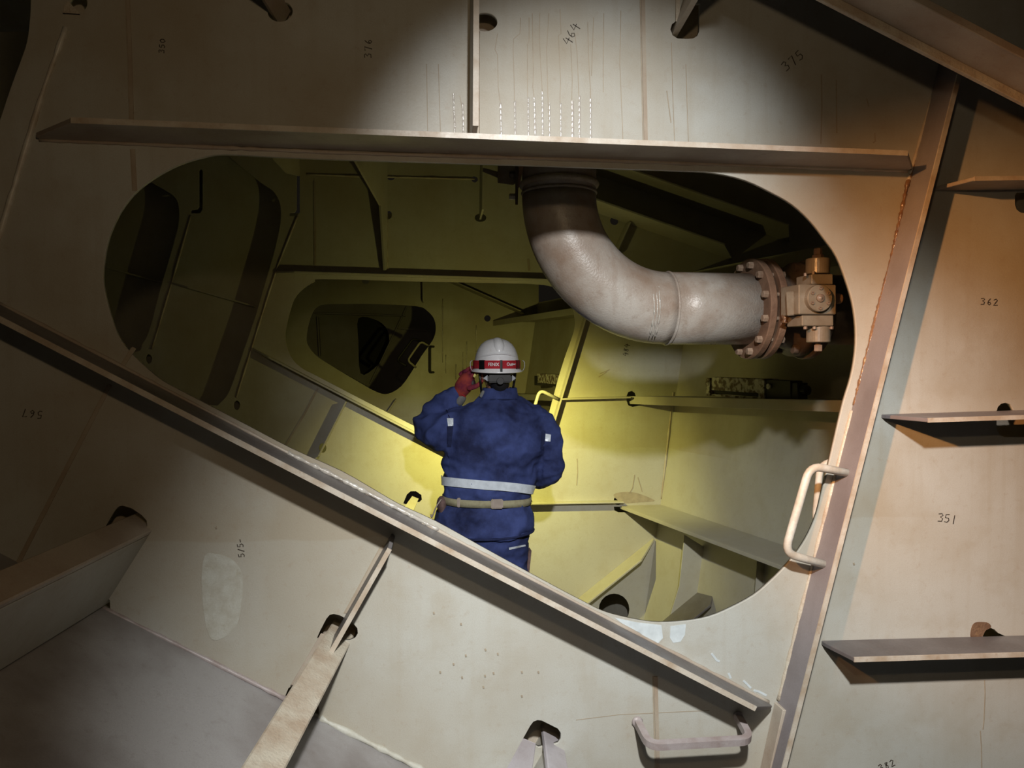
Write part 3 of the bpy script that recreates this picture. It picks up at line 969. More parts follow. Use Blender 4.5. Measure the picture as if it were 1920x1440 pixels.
# ================================================================== VALVE with hydraulic actuator
vX = fx + 0.040
valve = thing('valve', (vX, YP, hz - RF), 'rusty brown flanged valve with a box-shaped actuator at the right end of the pipe', 'valve')
link('flange', lathe((vX, YP, hz), (1, 0, 0), [(RP - 0.01, 0), (RF - 0.003, 0), (RF, 0.003), (RF, 0.021), (RF - 0.003, 0.024), (RP, 0.024)], 64), 'flange', valve)
for k in range(12):
    an = 2 * math.pi * (k + 0.5) / 12
    yy, zz = YP + 0.150 * math.cos(an), hz + 0.150 * math.sin(an)
    hexbolt((vX + 0.024, yy, zz), (1, 0, 0), 0.0125, 0.016, valve)
    link('stud', cyl((fx + 0.024, yy, zz), (1, 0, 0), 0.007, 0.0155, 10), 'bolt', pipe)
link('valve_body', lathe((vX + 0.022, YP, hz), (1, 0, 0), [(RP - 0.01, 0), (RP + 0.004, 0.01), (RP + 0.008, 0.06), (RP + 0.02, 0.09), (RF - 0.01, 0.10), (RF - 0.01, 0.128), (RP, 0.13)], 48), 'vbody', valve, smooth=True)
link('flange', lathe((vX + 0.165, YP, hz), (1, 0, 0), [(RP, 0), (RF - 0.003, 0), (RF, 0.003), (RF, 0.021), (RF - 0.003, 0.024), (RP, 0.024)], 64), 'vbody', valve)
link('outlet_pipe', tube([(vX + 0.18, YP, hz), (vX + 0.3, YP, hz), (vX + 1.0, YP, hz)], RP, 40), 'vbody', valve, smooth=True)
for k in range(8):
    an = 2 * math.pi * (k + 0.5) / 8
    link('body_bolt', cyl((vX + 0.118, YP + 0.148 * math.cos(an), hz + 0.148 * math.sin(an)), (-1, 0, 0), 0.016, 0.02, 14), 'vbody', valve)
# stem housing leading to the actuator in front
YA = 0.30
A = lambda x, y, Y=YA: at(x, y, Y)
link('stem_housing', prism([at(1474, 547, 0.33), at(1500, 545, 0.33), at(1500, 590, 0.33), at(1476, 593, 0.33)],
                           [at(1474, 547, 0.62), at(1560, 545, 0.62), at(1560, 590, 0.62), at(1476, 593, 0.62)], 0.003), 'act', valve)
act = link('actuator', prism([A(1498, 533), A(1568, 534), A(1568, 589.5), A(1498, 589.5)], [p + Vector((0, 0.11, 0)) for p in (A(1498, 533), A(1568, 534), A(1568, 589.5), A(1498, 589.5))], 0.0025), 'act', valve,
           label='box-shaped tan actuator with round cover')
cc = A(1531, 560, YA)
px1 = (A(1561, 560).x - cc.x)
link('cover', lathe(cc, (0, -1, 0), [(0.0405, 0.0), (0.0405, 0.018), (0.0385, 0.020), (0.0, 0.020)], 40), 'act', act)
fc = cc + Vector((0, -0.020, 0))
link('cover_hub', lathe(fc, (0, -1, 0), [(0.0125, 0), (0.0125, 0.004), (0.010, 0.006), (0.004, 0.005), (0.003, 0.008), (0, 0.008)], 24), 'bolt', act, smooth=True)
for k in range(6):
    an = math.pi / 2 + k * math.pi / 3
    sc = fc + Vector((0.030 * math.cos(an), 0, 0.030 * math.sin(an)))
    link('cover_screw', lathe(sc, (0, -1, 0), [(0.0052, 0), (0.0052, 0.005), (0.003, 0.005), (0.0025, 0.001), (0, 0.001)], 14), 'bolt', act)
for nm, x0, x1, y0, y1, yd, dd in (('end_block', 1522, 1562, 514, 533, 0.01, 0.09), ('end_block', 1504, 1563, 590.5, 611, 0.01, 0.09)):
    q = [A(x0, y0, YA + yd), A(x1, y0, YA + yd), A(x1, y1, YA + yd), A(x0, y1, YA + yd)]
    link(nm, prism(q, [p + Vector((0, dd, 0)) for p in q], 0.002), 'act', act)
cu_, cd_ = A(1533, 514, YA + 0.05), A(1534.5, 610, YA + 0.05)
rr = abs(A(1553, 500, YA + 0.05).x - cu_.x)
link('cylinder', cyl((cu_.x, YA + 0.05, cu_.z), (0, 0, 1), rr, A(1530, 485, YA + 0.05).z - cu_.z, 32), 'act', act, smooth=False)
link('cylinder', cyl((cd_.x, YA + 0.05, cd_.z), (0, 0, -1), rr, cd_.z - A(1530, 642, YA + 0.05).z, 32), 'act', act)
link('plug', lathe((cd_.x, YA + 0.05, A(1530, 642, YA + 0.05).z), (0, 0, -1), [(0.009, 0), (0.009, 0.007), (0.013, 0.008), (0.013, 0.026), (0.011, 0.028)], 6), 'bolt', act)
link('plug', lathe((cu_.x, YA + 0.05, A(1530, 486, YA + 0.05).z), (0, 0, 1), [(0.017, 0), (0.018, 0.012), (0.013, 0.014), (0.013, 0.032), (0.010, 0.034)], 8), 'vbody', act)
for x, y in ((1525, 513), (1510, 516)):
    link('block_screw', cyl(A(x, y + 2, YA + 0.02), (0, 0, 1), 0.005, 0.010, 10), 'bolt', act)
for x, y in ((1510, 612), (1527, 612), (1559, 612)):
    link('block_screw', cyl(A(x, y, YA + 0.02), (0, 0, -1), 0.006, 0.009, 10), 'bolt', act)
link('side_stub', cyl(A(1569, 560, YA + 0.05), (1, 0, 0), 0.016, 0.012, 20), 'flange', act)
link('grease_lump', bead(pxs([(1474, 585), (1473, 594), (1471, 606)], 0.40), 0.010, 0.5, 8, 0.008), 'rustwet', valve, smooth=True)

# ================================================================== PIPE BRACKET beside the upright leg
yb = 0.62
br = thing('pipe_bracket', at(950, 380, yb), 'small bolted steel bracket on the left of the upright pipe', 'bracket')
link('plate', prism([at(933, 300, yb), at(972, 300, yb), at(970, 341, yb), at(962, 347, yb), at(933, 343, yb)], [at(933, 300, yb + 0.1), at(972, 300, yb + 0.1), at(970, 341, yb + 0.1), at(962, 347, yb + 0.1), at(933, 343, yb + 0.1)], 0.002), 'act', br)
link('tab', prism([at(966, 300, yb - 0.02), at(973, 300, yb - 0.02), at(971, 384, yb - 0.02), at(966, 384, yb - 0.02)], [at(966, 300, yb + 0.08), at(973, 300, yb + 0.08), at(971, 384, yb + 0.08), at(966, 384, yb + 0.08)], 0.001), 'vbody', br)
link('strap', prism([at(974, 300, yb - 0.14), at(984, 300, yb - 0.14), at(974, 350, yb - 0.13), at(970, 356, yb - 0.13)], [at(974, 300, yb - 0.12), at(984, 300, yb - 0.12), at(974, 350, yb - 0.11), at(970, 356, yb - 0.11)]), 'flange', br)
for y, m_ in ((328, 'vbody'), (369, 'handle')):
    p = at(970, y, yb)
    link('nut', lathe(p, (-1, 0, 0), [(0.011, 0), (0.011, 0.012), (0.0105, 0.013), (0.0105, 0.025), (0.009, 0.027)], 6), m_, br)
link('arm', prism([at(905, 314, yb + 0.1), at(934, 322, yb + 0.1), at(934, 334, yb + 0.1), at(905, 322, yb + 0.1)], [at(905, 314, yb + 0.16), at(934, 322, yb + 0.16), at(934, 334, yb + 0.16), at(905, 322, yb + 0.16)], 0.001), 'act', br)


# ================================================================== GRAB HANDLES
def grab(pts, r, mat, label, corner=0.035, seg=12, group=None, square=False):
    me = tube(fillet(pts, corner), r, 4 if square else seg, True, square=square)
    o = link('grab_handle', me, mat, None, smooth=not square, label=label, cat='handle', group=group)
    return o


h1 = grab([at(1601, 889, -0.045), at(1519, 873, -0.06), at(1471, 1037, -0.06), at(1560, 1062, -0.045)], 0.0105, 'handle', 'pale round-bar grab handle on the tall slanting bar at the lower right of the opening')
for p in (at(1599, 889, -0.045), at(1558, 1062, -0.045)):
    link('weld_foot', bead([p + Vector((0.004, 0, 0)), p + Vector((-0.008, 0, 0.0))], 0.0145, 0.2, 10, 0.004), 'handle', h1, smooth=True)
grab([at(1600, 862, 0.055), at(1538, 868, 0.065), at(1528, 985, 0.065), at(1580, 1000, 0.055)], 0.0095, 'handle', 'pale grab handle behind the frame edge, mostly hidden by the nearer handle')
h2 = grab([at(1194, 1352, 0.0), at(1194, 1352, 0.0) + Vector((0, -0.10, -0.012)), at(1383, 1342, 0.0) + Vector((-0.012, -0.10, -0.012)), at(1383, 1342, 0.0)], 0.0125, 'handle2', 'squared grey grab handle at the bottom edge beneath the diagonal bar', 0.03, square=True)
for p in (at(1194, 1352, 0.0), at(1383, 1342, 0.0)):
    link('weld_foot', bead([p + Vector((0, 0.0, 0)), p + Vector((0, -0.010, 0.0))], 0.0135, 0.2, 10, 0.004), 'handle2', h2, smooth=True)
grab([at(1046, 748, Y2 - 0.07), at(1012, 731, Y2 - 0.09), at(988, 812, Y2 - 0.09), at(1020, 830, Y2 - 0.07)], 0.0105, 'paint2', 'yellow-lit grab handle just right of the worker on the second frame', 0.04)
grab([at(813, 650, Y3), at(806.5, 650, Y3 - 0.10), at(806.5, 698, Y3 - 0.10), at(813, 698, Y3)], 0.011, 'blackened', 'thin dark upright grab handle on the far frame left of the helmet', 0.03)
grab([at(803, 648, Y3 - 0.02), at(789, 640, Y3 - 0.08), at(764, 676, Y3 - 0.08), at(780, 689, Y3 - 0.02)], 0.010, 'paint2', 'pale grab handle on the edge of the smallest opening', 0.04)
grab([at(800, 645, Y3 + 0.25), at(775, 634, Y3 + 0.3), at(744, 676, Y3 + 0.3), at(762, 686, Y3 + 0.25)], 0.013, 'blackened', 'dark grab handle seen inside the smallest opening', 0.04)

# ================================================================== BOXES ON THE LEDGE
def ledge_box(x0, x1, ytop, ybot, off, label, full=True):
    """oblong weathered fitting lying along the ledge between two pixel columns"""
    dirv = (R1b - R1a).normalized()
    wv = Vector((1, 0.05, 0)).normalized()
    P0 = R1a + wv * off
    N = dirv.cross(Vector((0, 0, 1))).normalized()
    a, b = on_plane(x0, ybot, P0, N), on_plane(x1, ybot + 1, P0, N)
    h = on_plane(x0, ytop, P0, N).z - a.z
    u = (b - a)
    u.z = 0
    L = u.length
    u.normalize()
    v = Vector((-u.y, u.x, 0))
    if v.x < 0:
        v = -v
    z = Vector((0, 0, 1))
    base = on_plane((x0 + x1) / 2, ybot, P0, N).z - 0.004

    def bx(s0, s1, d0, d1, z0, z1, bev=0.002):
        o = Vector((a.x, a.y, base))
        q = [o + u * (s0 * L) + v * d0 + z * z0, o + u * (s1 * L) + v * d0 + z * z0, o + u * (s1 * L) + v * d0 + z * z1, o + u * (s0 * L) + v * d0 + z * z1]
        return prism(q, [p + v * (d1 - d0) for p in q], bev)

    t = thing('anode', a.lerp(b, 0.5), label, 'anode')
    if full:
        link('body', bx(0.06, 0.60, 0, 0.07, h * 0.30, h), 'anode', t)
        link('lower_body', bx(0.08, 0.58, 0.01, 0.06, h * 0.12, h * 0.30), 'blackened', t)
        link('clamp', bx(0.0, 0.045, -0.006, 0.08, 0, h * 0.94), 'anode', t)
        link('clamp', bx(0.60, 0.66, -0.008, 0.08, 0, h * 1.02), 'anode', t)
        link('end_block', bx(0.66, 0.90, 0.0, 0.07, h * 0.05, h * 0.97), 'blackened', t)
        link('end_cap', bx(0.90, 0.955, 0.005, 0.065, h * 0.1, h * 0.88), 'blackened', t)
        o = Vector((a.x, a.y, base)) + u * (0.95 * L) + v * 0.035 + z * h * 0.55
        link('spigot', cyl(o, u, h * 0.22, 0.05 * L, 18), 'blackened', t)
        link('strut', bx(0.06, 0.62, 0.0, 0.012, 0.0, h * 0.10), 'anode', t)
        for s in (0.70, 0.02):
            link('eye', cyl(Vector((a.x, a.y, base)) + u * (s * L) + z * h * 0.66 + v * 0.002, -v, h * 0.14, 0.012, 14), 'anode', t)
    else:
        link('body', bx(0.08, 1, 0, 0.08, h * 0.22, h), 'anode', t)
        link('clamp', bx(0.0, 0.10, -0.006, 0.09, 0, h * 0.8), 'blackened', t)
    return t


ledge_box(1325, 1503, 712, 747, 0.03, 'rust-speckled white and black fitting on the ledge below the valve')
ledge_box(1003, 1062, 702, 724, 0.02, 'small rusty fitting in the gloom between helmet and slanting bar', False)

# ================================================================== THE WORKER (seen from behind, standing between the frames)
YW = 1.74
SC = (YW + D) / FPX                              # metres per pixel at the worker, along the image plane


def W(px, py, dy=0.0):
    p = at(px, py, YW)
    return Vector((p.x, YW + dy, p.z))


def loft(rings, seg=40, cap=True):
    """rings: (centre, half width x, half depth y[, squareness])"""
    v, f = [], []
    for c, hw, hd in rings:
        for k in range(seg):
            an = 2 * math.pi * k / seg
            cx, sy = math.cos(an), math.sin(an)
            e = 0.85
            v.append(Vector((c.x + hw * math.copysign(abs(cx) ** e, cx), c.y + hd * math.copysign(abs(sy) ** e, sy), c.z)))
    n = len(rings)
    for i in range(n - 1):
        for k in range(seg):
            a, b = i * seg + k, i * seg + (k + 1) % seg
            f.append((a, b, b + seg, a + seg))
    if cap:
        f.append(tuple(range(seg)))
        f.append(tuple(range((n - 1) * seg + seg - 1, (n - 1) * seg - 1, -1)))
    return mesh(v, f)


def limb(pts, rs, seg=20, n=5):
    """tapering rounded limb through joints"""
    P = [Vector(p) for p in pts]
    out, ro = [], []
    for i in range(len(P) - 1):
        a, b, c, d = P[max(i - 1, 0)], P[i], P[i + 1], P[min(i + 2, len(P) - 1)]
        for k in range(n):
            t = k / n
            out.append(0.5 * ((2 * b) + (c - a) * t + (2 * a - 5 * b + 4 * c - d) * t * t + (-a + 3 * b - 3 * c + d) * t ** 3))
            ro.append(rs[i] * (1 - t) + rs[i + 1] * t)
    out.append(P[-1])
    ro.append(rs[-1])
    d0, d1 = (out[0] - out[1]).normalized(), (out[-1] - out[-2]).normalized()
    out = [out[0] + d0 * ro[0] * 0.75, out[0] + d0 * ro[0] * 0.5] + out + [out[-1] + d1 * ro[-1] * 0.5, out[-1] + d1 * ro[-1] * 0.75]
    ro = [ro[0] * 0.35, ro[0] * 0.8] + ro + [ro[-1] * 0.8, ro[-1] * 0.35]
    return tube(out, ro, seg)


def blob(c, rx, ry, rz, seg=24, rot=None):
    bm = bmesh.new()
    bmesh.ops.create_uvsphere(bm, u_segments=seg, v_segments=seg // 2 + 2, radius=1.0)
    for v in bm.verts:
        q = Vector((v.co.x * rx, v.co.y * ry, v.co.z * rz))
        if rot:
            q = rot @ q
        v.co = Vector(c) + q
    me = bpy.data.meshes.new('m')
    bm.to_mesh(me)
    bm.free()
    return me


def fuse(meshes, voxel=0.008, smooth=6):
    """one continuous surface out of overlapping closed pieces"""
    o = bpy.data.objects.new('tmp', join(*meshes))
    C.objects.link(o)
    r = o.modifiers.new('r', 'REMESH')
    r.mode = 'VOXEL'
    r.voxel_size = voxel
    sm = o.modifiers.new('s', 'SMOOTH')
    sm.iterations = smooth
    sm.factor = 0.5
    dg = bpy.context.evaluated_depsgraph_get()
    me = bpy.data.meshes.new_from_object(o.evaluated_get(dg))
    bpy.data.objects.remove(o)
    return me


def wrinkle(me, fn):
    new = [v.co + n.vector * fn(v.co) for v, n in zip(me.vertices, me.vertex_normals)]
    for v, c in zip(me.vertices, new):
        v.co = c
    me.update()


FLOORZ = -1.74
hips = W(908, 1000)
person = thing('person', (W(925, 900).x, YW, FLOORZ), 'worker in navy coveralls and white helmet seen from behind, left hand raised to the helmet', 'person')

# --- torso cross sections used by body, jacket, belt and reflective band
TOR = [(741, 936, 33, .070), (752, 935, 52, .088), (764, 934, 74, .105), (782, 932, 93, .125), (815, 929, 97, .140), (855, 924, 95, .145), (895, 919, 89, .140),
       (922, 915, 84, .134), (936, 913, 80, .128)]
SKIRT = [(936, 913, 79, .126), (946, 911, 84, .136), (958, 909, 90, .146), (975, 909, 92, .152), (990, 909, 92, .154), (996, 909, 91, .152)]


def section(tab, y):
    for a, b in zip(tab, tab[1:]):
        if a[0] <= y <= b[0]:
            t = (y - a[0]) / (b[0] - a[0])
            return [a[i] * (1 - t) + b[i] * t for i in (1, 2, 3)]
    return list((tab[0] if y < tab[0][0] else tab[-1])[1:])


def tring(y, cx, hw, hd, grow=0.0):
    return (W(cx, y), hw * SC + grow, hd + grow)


# --- body: head, neck, trunk, arms and legs as one surface
hc = W(933, 696, 0.012)
LS, LE, LW = W(848, 796), W(797, 803, 0.11), W(862, 739, 0.07)
RS, RE, RW = W(1014, 792), W(1031, 876, -0.01), W(985, 900, 0.24)
body_bits = [
    blob(hc, .073, .094, .112), blob(hc + Vector((0, .035, -.055)), .052, .062, .060),
    blob(hc + Vector((0, .100, -.012)), .013, .022, .024),                                     # nose
    blob(hc + Vector((0, .088, -.058)), .022, .012, .008),                                     # lips
    blob(hc + Vector((0, .078, .022)), .050, .020, .012),                                      # brow
    blob(hc + Vector((-.075, -.008, -.012)), .010, .020, .032), blob(hc + Vector((.075, -.008, -.012)), .010, .020, .032),
    limb([W(934, 700, 0.0), W(935, 735, -.005), W(935, 770, 0)], [.052, .053, .06]),
    loft([tring(y, cx, hw, hd, -.040) for y, cx, hw, hd in TOR + SKIRT[1:] + [(1040, 912, 82, .135)]]),
    limb([LS, W(822, 806, .06), LE], [.046, .042, .040]), limb([LE, W(830, 770, .10), LW], [.045, .042, .031]),
    limb([RS, W(1026, 835, -.005), RE], [.046, .042, .040]), limb([RE, W(1012, 897, .10), RW], [.045, .042, .031]),
]
LFOOT, RFOOT = Vector((hips.x - .10, YW + .02, FLOORZ + .09)), Vector((hips.x + .13, YW - .04, FLOORZ + .09))
LK, RK = Vector((hips.x - .09, YW + .05, FLOORZ + .50)), Vector((hips.x + .12, YW + .02, FLOORZ + .50))
body_bits += [limb([W(872, 1030), LK, LFOOT], [.085, .058, .042]), limb([W(948, 1030), RK, RFOOT], [.085, .058, .042])]
link('body', fuse(body_bits, .008, 5), 'skin', person, smooth=True, label='bare skin of neck and ears')
for sx in (-1, 1):
    link('eye', blob(hc + Vector((sx * .031, .083, .004)), .011, .009, .009, 12), 'white', person, smooth=True)


# --- jacket with sleeves
def folds(co):
    q = co * 5.0
    a = noise.noise(Vector((q.x * 0.9 + q.z * 0.8, q.y * 0.8, q.z * 1.3 - q.x * 0.9)))
    b = noise.noise(Vector((co.x * 12 - co.z * 9 + 3, co.y * 12, co.z * 19 + co.x * 7)))
    c = noise.noise(Vector((co.x * 30, co.y * 30, co.z * 40)))
    return 0.014 * (0.5 - abs(a) * 2) + 0.011 * (0.4 - abs(b) * 1.6) + 0.0012 * c


def sleeve_folds(co):
    a = noise.noise(Vector((co.x * 6 + co.z * 11, co.y * 6, co.z * 12 - co.x * 9)))
    return 0.016 * (0.45 - abs(a) * 2) + folds(co) * 0.35


jk = fuse([loft([tring(*t) for t in TOR]),
           limb([W(862, 792), W(836, 812, .015), W(806, 806, .085), LE + Vector((0, .015, 0))], [.085, .098, .074, .062]),
           limb([LE + Vector((0, .015, 0)), W(826, 769, .10), W(856, 744, .074)], [.066, .062, .050]),
           limb([W(1000, 788), W(1020, 815), W(1030, 850, -.012), RE], [.085, .080, .071, .066]),
           limb([RE, W(1022, 897, .06), W(990, 902, .22)], [.066, .062, .05])], .0085, 4)
xl, xr = W(838, 800).x, W(1014, 800).x
wrinkle(jk, lambda c: sleeve_folds(c) if (c.x < xl or c.x > xr) else folds(c))
jacket = link('jacket', jk, 'navy', person, smooth=True, label='navy work jacket')
sk = loft([tring(*t) for t in SKIRT] + [tring(996, 909, 89, .148), tring(990, 909, 86, .145)], 64, False)
bm = bmesh.new(); bm.from_mesh(sk); bmesh.ops.subdivide_edges(bm, edges=bm.edges[:], cuts=2, use_grid_fill=True); bm.normal_update(); bm.to_mesh(sk); bm.free()


def hem(me, k):
    mid = W(909, 1000).x
    for v in me.vertices:                        # the hem dips at the back and rises at the sides
        s = max(0.0, min(1.0, (W(909, 945).z - v.co.z) / 0.10))
        v.co.z -= k * s * (1 - min(1, ((v.co.x - mid) / 0.235) ** 2)) * (1 if v.co.y < YW else 0.3)


hem(sk, 0.012)
wrinkle(sk, folds)
skirt = link('jacket_skirt', sk, 'navy', person, smooth=True)
hp_ = []
for k in range(65):
    an = 2 * math.pi * k / 64
    p = W(909, 993)
    cx_, sy_ = math.cos(an), math.sin(an)
    q = Vector((p.x + (91 * SC + .004) * math.copysign(abs(cx_) ** .85, cx_), p.y + .156 * math.copysign(abs(sy_) ** .85, sy_), p.z))
    q.z -= 0.012 * (1 - min(1, ((q.x - p.x) / 0.235) ** 2)) * (1 if q.y < YW else 0.3)
    hp_.append(q)
link('hem', tube(hp_, .0065, 8), 'navyd', skirt, smooth=True)
BV = BVHTree.FromPolygons([v.co.copy() for v in jk.vertices], [tuple(p.vertices) for p in jk.polygons])


def stick(corner_px, nu, nv, lift=0.003):
    """cloth patch laid on the jacket: grid between four pixel corners dropped onto the cloth"""
    a, b, c, d = [Vector(p) for p in corner_px]
    top, bot, f = [], [], []
    for j in range(nv + 1):
        for i in range(nu + 1):
            s, t = i / nu, j / nv
            q = (a * (1 - s) + b * s) * (1 - t) + (d * (1 - s) + c * s) * t
            r = ray(q.x, q.y).normalized()
            h = BV.ray_cast(EYE, r)
            p = h[0] if h[0] else EYE + r * (YW + D)
            top.append(p - r * lift)
            bot.append(p + r * 0.002)
    n = nu + 1
    k = len(top)
    for j in range(nv):
        for i in range(nu):
            o = j * n + i
            f += [(o, o + 1, o + 1 + n, o + n), (k + o, k + o + n, k + o + 1 + n, k + o + 1)]
    rim = list(range(n)) + [j * n + nu for j in range(1, nv + 1)] + [nv * n + i for i in range(nu - 1, -1, -1)] + [j * n for j in range(nv - 1, 0, -1)]
    for i in range(len(rim)):
        p, q = rim[i], rim[(i + 1) % len(rim)]
        f.append((p, q, k + q, k + p))
    return mesh(top + bot, f)


# reflective band round the back, tilted, following the torso
def band(y0, tilt, hpx, tab, grow, a0, a1, n=48, sag=0.0):
    v, f = [], []
    for i in range(n + 1):
        an = a0 + (a1 - a0) * i / n
        cx_, sy_ = math.cos(an), math.sin(an)
        e = 0.85
        for dy in (0, hpx):
            for g in (grow, grow - 0.006):
                y = y0 + tilt * cx_ + dy + sag * min(0.0, sy_)
                c, hw, hd = section(tab, y)
                p = W(c, y)
                v.append(Vector((p.x + (hw * SC + g) * math.copysign(abs(cx_) ** e, cx_), p.y + (hd + g) * math.copysign(abs(sy_) ** e, sy_), p.z)))
    for i in range(n):
        a, b = i * 4, i * 4 + 4
        f += [(a, b, b + 2, a + 2), (a + 1, a + 3, b + 3, b + 1), (a, a + 1, b + 1, b), (a + 2, b + 2, b + 3, a + 3)]
    return mesh(v, f)


link('reflective_band', band(902, 11, 16, TOR, 0.0095, math.pi * 0.95, math.pi * 2.05, sag=9), 'reflect', jacket, label='silver reflective band')
link('reflective_tab', stick([(838, 784), (850, 784), (850, 798), (840, 799)], 4, 4, 0.004), 'reflect', jacket)
link('reflective_tab', stick([(1023, 813), (1033, 815), (1032, 828), (1022, 827)], 4, 4, 0.004), 'reflect', jacket)
link('back_pleat', stick([(836, 768), (838, 768), (850, 800), (848, 800)], 2, 6, 0.003), 'navyd', jacket)
link('sleeve_tab', stick([(838, 799), (850, 799), (846, 838), (838, 838)], 4, 6, 0.0035), 'navyd', jacket)
link('back_pleat', stick([(1016, 806), (1023, 808), (1020, 845), (1013, 842)], 3, 6, 0.003), 'navyd', jacket)
# stand-up collar
col = [tring(747, 936, 37, .082), tring(738, 937, 34, .078), tring(727, 937, 32, .072), tring(727, 937, 29, .064), tring(740, 937, 29, .066)]
link('collar', loft(col, 40, False), 'navy', jacket, smooth=True)
link('collar', tube([W(936 + 35.5 * math.cos(a), 746 - 1.5 * math.sin(a)) + Vector((0, .084 * math.sin(a), 0)) for a in [2 * math.pi * k / 36 for k in range(37)]], .0035, 6), 'navyd', jacket, smooth=True)
link('cuff', limb([W(861, 753, .066), W(867, 747, .064)], [.030, .026]), 'cuff', jacket, smooth=True)
link('shirt_collar', limb([W(902, 742, -.02), W(905, 734, -.03)], [.011, .008]), 'cuff', jacket, smooth=True)

# --- trousers
tr = fuse([loft([(W(912, 985), .205, .135), (W(912, 1010), .208, .14), (W(912, 1040), .202, .135), (W(912, 1060), .19, .125)], 40),
           limb([W(872, 1045), LK, LFOOT + Vector((0, 0, .02))], [.105, .082, .075]), limb([W(950, 1045), RK, RFOOT + Vector((0, 0, .02))], [.106, .082, .075])], .010, 4)
wrinkle(tr, folds)
trousers = link('trousers', tr, 'navy', person, smooth=True)
bt = BVHTree.FromPolygons([v.co.copy() for v in tr.vertices], [tuple(p.vertices) for p in tr.polygons])
BV, keep = bt, BV
link('pocket_trim', stick([(954, 1027), (985, 1021), (986, 1024), (955, 1031)], 8, 2, 0.005), 'reflect', trousers)
link('knife_sheath', prism([W(989, 1030, -.03), W(995, 1029, -.03), W(990, 1078, -.03), W(985, 1078, -.03)], [W(989, 1030, .03), W(995, 1029, .03), W(990, 1078, .03), W(985, 1078, .03)], .002), 'pouch', trousers)
BV = keep
for ft in (LFOOT, RFOOT):
    link('boot', fuse([blob(ft + Vector((0, .07, -.045)), .048, .13, .045), limb([ft + Vector((0, -.01, -.03)), ft + Vector((0, -.02, .08))], [.05, .05])], .008, 4), 'boot', person, smooth=True)

# --- belt
belt = link('belt', band(929, 3, 13, [(925, 914.5, 83, .133), (936, 913, 80, .129), (950, 911, 84, .136)], 0.0085, 0, math.pi * 2, 64), 'belt', person, smooth=True, label='khaki webbing belt')
by = W(925, 934, -.143)
link('buckle', box(by, .056, .014, .044, .004), 'buckle', belt)
link('buckle', box(by + Vector((-.022, .001, 0)), .012, .013, .046, .003), 'belt', belt)
link('slider', box(W(857, 934, -.110), .016, .012, .044, .003), 'buckle', belt)
pouch = link('pouch', fuse([blob(W(828, 943, -.03), .026, .045, .040), blob(W(829, 952, -.03), .020, .04, .035)], .006, 3), 'pouch', person, smooth=True, label='small brown belt pouch')
link('lanyard', tube(fillet([W(826, 930, -.08), W(817, 942, -.085), W(811, 957, -.085), W(808, 965, -.08), W(807, 958, -.08)], .02), .0035, 8), 'buckle', pouch, smooth=True)

# --- gloved left hand at the helmet: palm and five bent fingers
hp = W(873, 722, .055)                            # palm centre


def finger(base, dirs, lens, rs):
    pts = [Vector(base)]
    for d, l in zip(dirs, lens):
        pts.append(pts[-1] + Vector(d).normalized() * l)
    return limb(pts, rs, 12, 3)


gl = [limb([W(863, 739, .07), W(870, 727, .06), W(878, 712, .05)], [.032, .043, .040])]
for i, (bx_, by_, bd) in enumerate(((884, 706, .020), (880, 701, .045), (873, 699, .068), (866, 703, .090))):
    L = (.042, .046, .043, .034)[i]
    gl.append(finger(W(bx_, by_, bd), [(.75, -.05, .55), (.95, .15, -.15), (.5, .2, -.85)], [L * .9, L * .75, L * .55], [.0115, .0108, .0098, .0085]))
gl.append(finger(W(880, 728, .015), [(.9, -.25, .25), (.8, .1, .55), (.5, .3, .8)], [.034, .028, .022], [.0135, .0125, .0115, .0095]))
glove = link('glove', fuse(gl, .0045, 3), 'glove', person, smooth=True, label='red and purple knitted glove on the raised hand')
link('palm_coating', blob(W(887, 720, .030), .016, .012, .024, 16), 'glovep', glove, smooth=True)
link('cuff_seam', tube([W(864, 737, .068) + Vector((.036 * math.cos(a) * .75, .034 * math.sin(a), -.036 * math.cos(a) * .62)) for a in [2 * math.pi * k / 20 for k in range(21)]], .004, 8), 'red', glove, smooth=True)
g2 = [limb([RW + Vector((.02, -.03, 0)), RW + Vector((-.03, .04, .01))], [.034, .040])]
for i in range(4):
    g2.append(finger(RW + Vector((-.045, .045 + .0, .032 - .021 * i)), [(-.6, .8, .1), (-.9, .3, 0), (-.6, -.6, 0)], [.035, .028, .02], [.0115, .0105, .0095, .0085]))
g2.append(finger(RW + Vector((-.02, .055, .035)), [(-.5, .7, .5), (-.8, .5, .1), (-.9, .1, -.1)], [.03, .026, .02], [.013, .012, .011, .009]))
link('glove', fuse(g2, .0045, 3), 'glove', person, smooth=True)

# --- hair, helmet, head torch
link('hair', fuse([blob(hc + Vector((0, -.022, .012)), .077, .082, .105), limb([W(934, 712, -.045), W(935, 724, -.04)], [.050, .045])], .006, 3), 'hair', person, smooth=True)
hz0 = W(932, 696).z                               # brim level
H = Vector((W(932, 696).x, YW + .015, hz0))
prof = [(0, .158), (.030, .1555), (.055, .146), (.075, .130), (.090, .108), (.1005, .080), (.107, .050), (.110, .025), (.1125, .012), (.1215, .003), (.123, -.002), (.121, -.004), (.111, .004), (.105, .03), (.095, .09), (.06, .13), (0, .146)]
helmet = link('helmet', lathe(H, (0, 0, 1), prof, 64, 1.0, 1.22), 'white', person, smooth=True, label='white safety helmet')
for v in helmet.data.vertices:                    # the brim drops slightly at back and front
    dyy = (v.co.y - H.y)
    if v.co.z < hz0 + .012:
        v.co.z -= 0.004 * (dyy / .14) ** 2
link('ridge', fuse([limb([H + Vector((0, -.096, .090)), H + Vector((0, -.080, .114)), H + Vector((0, -.040, .131)), H + Vector((0, .03, .132))], [.026, .030, .031, .030], 16)], .005, 2), 'white', helmet, smooth=True)
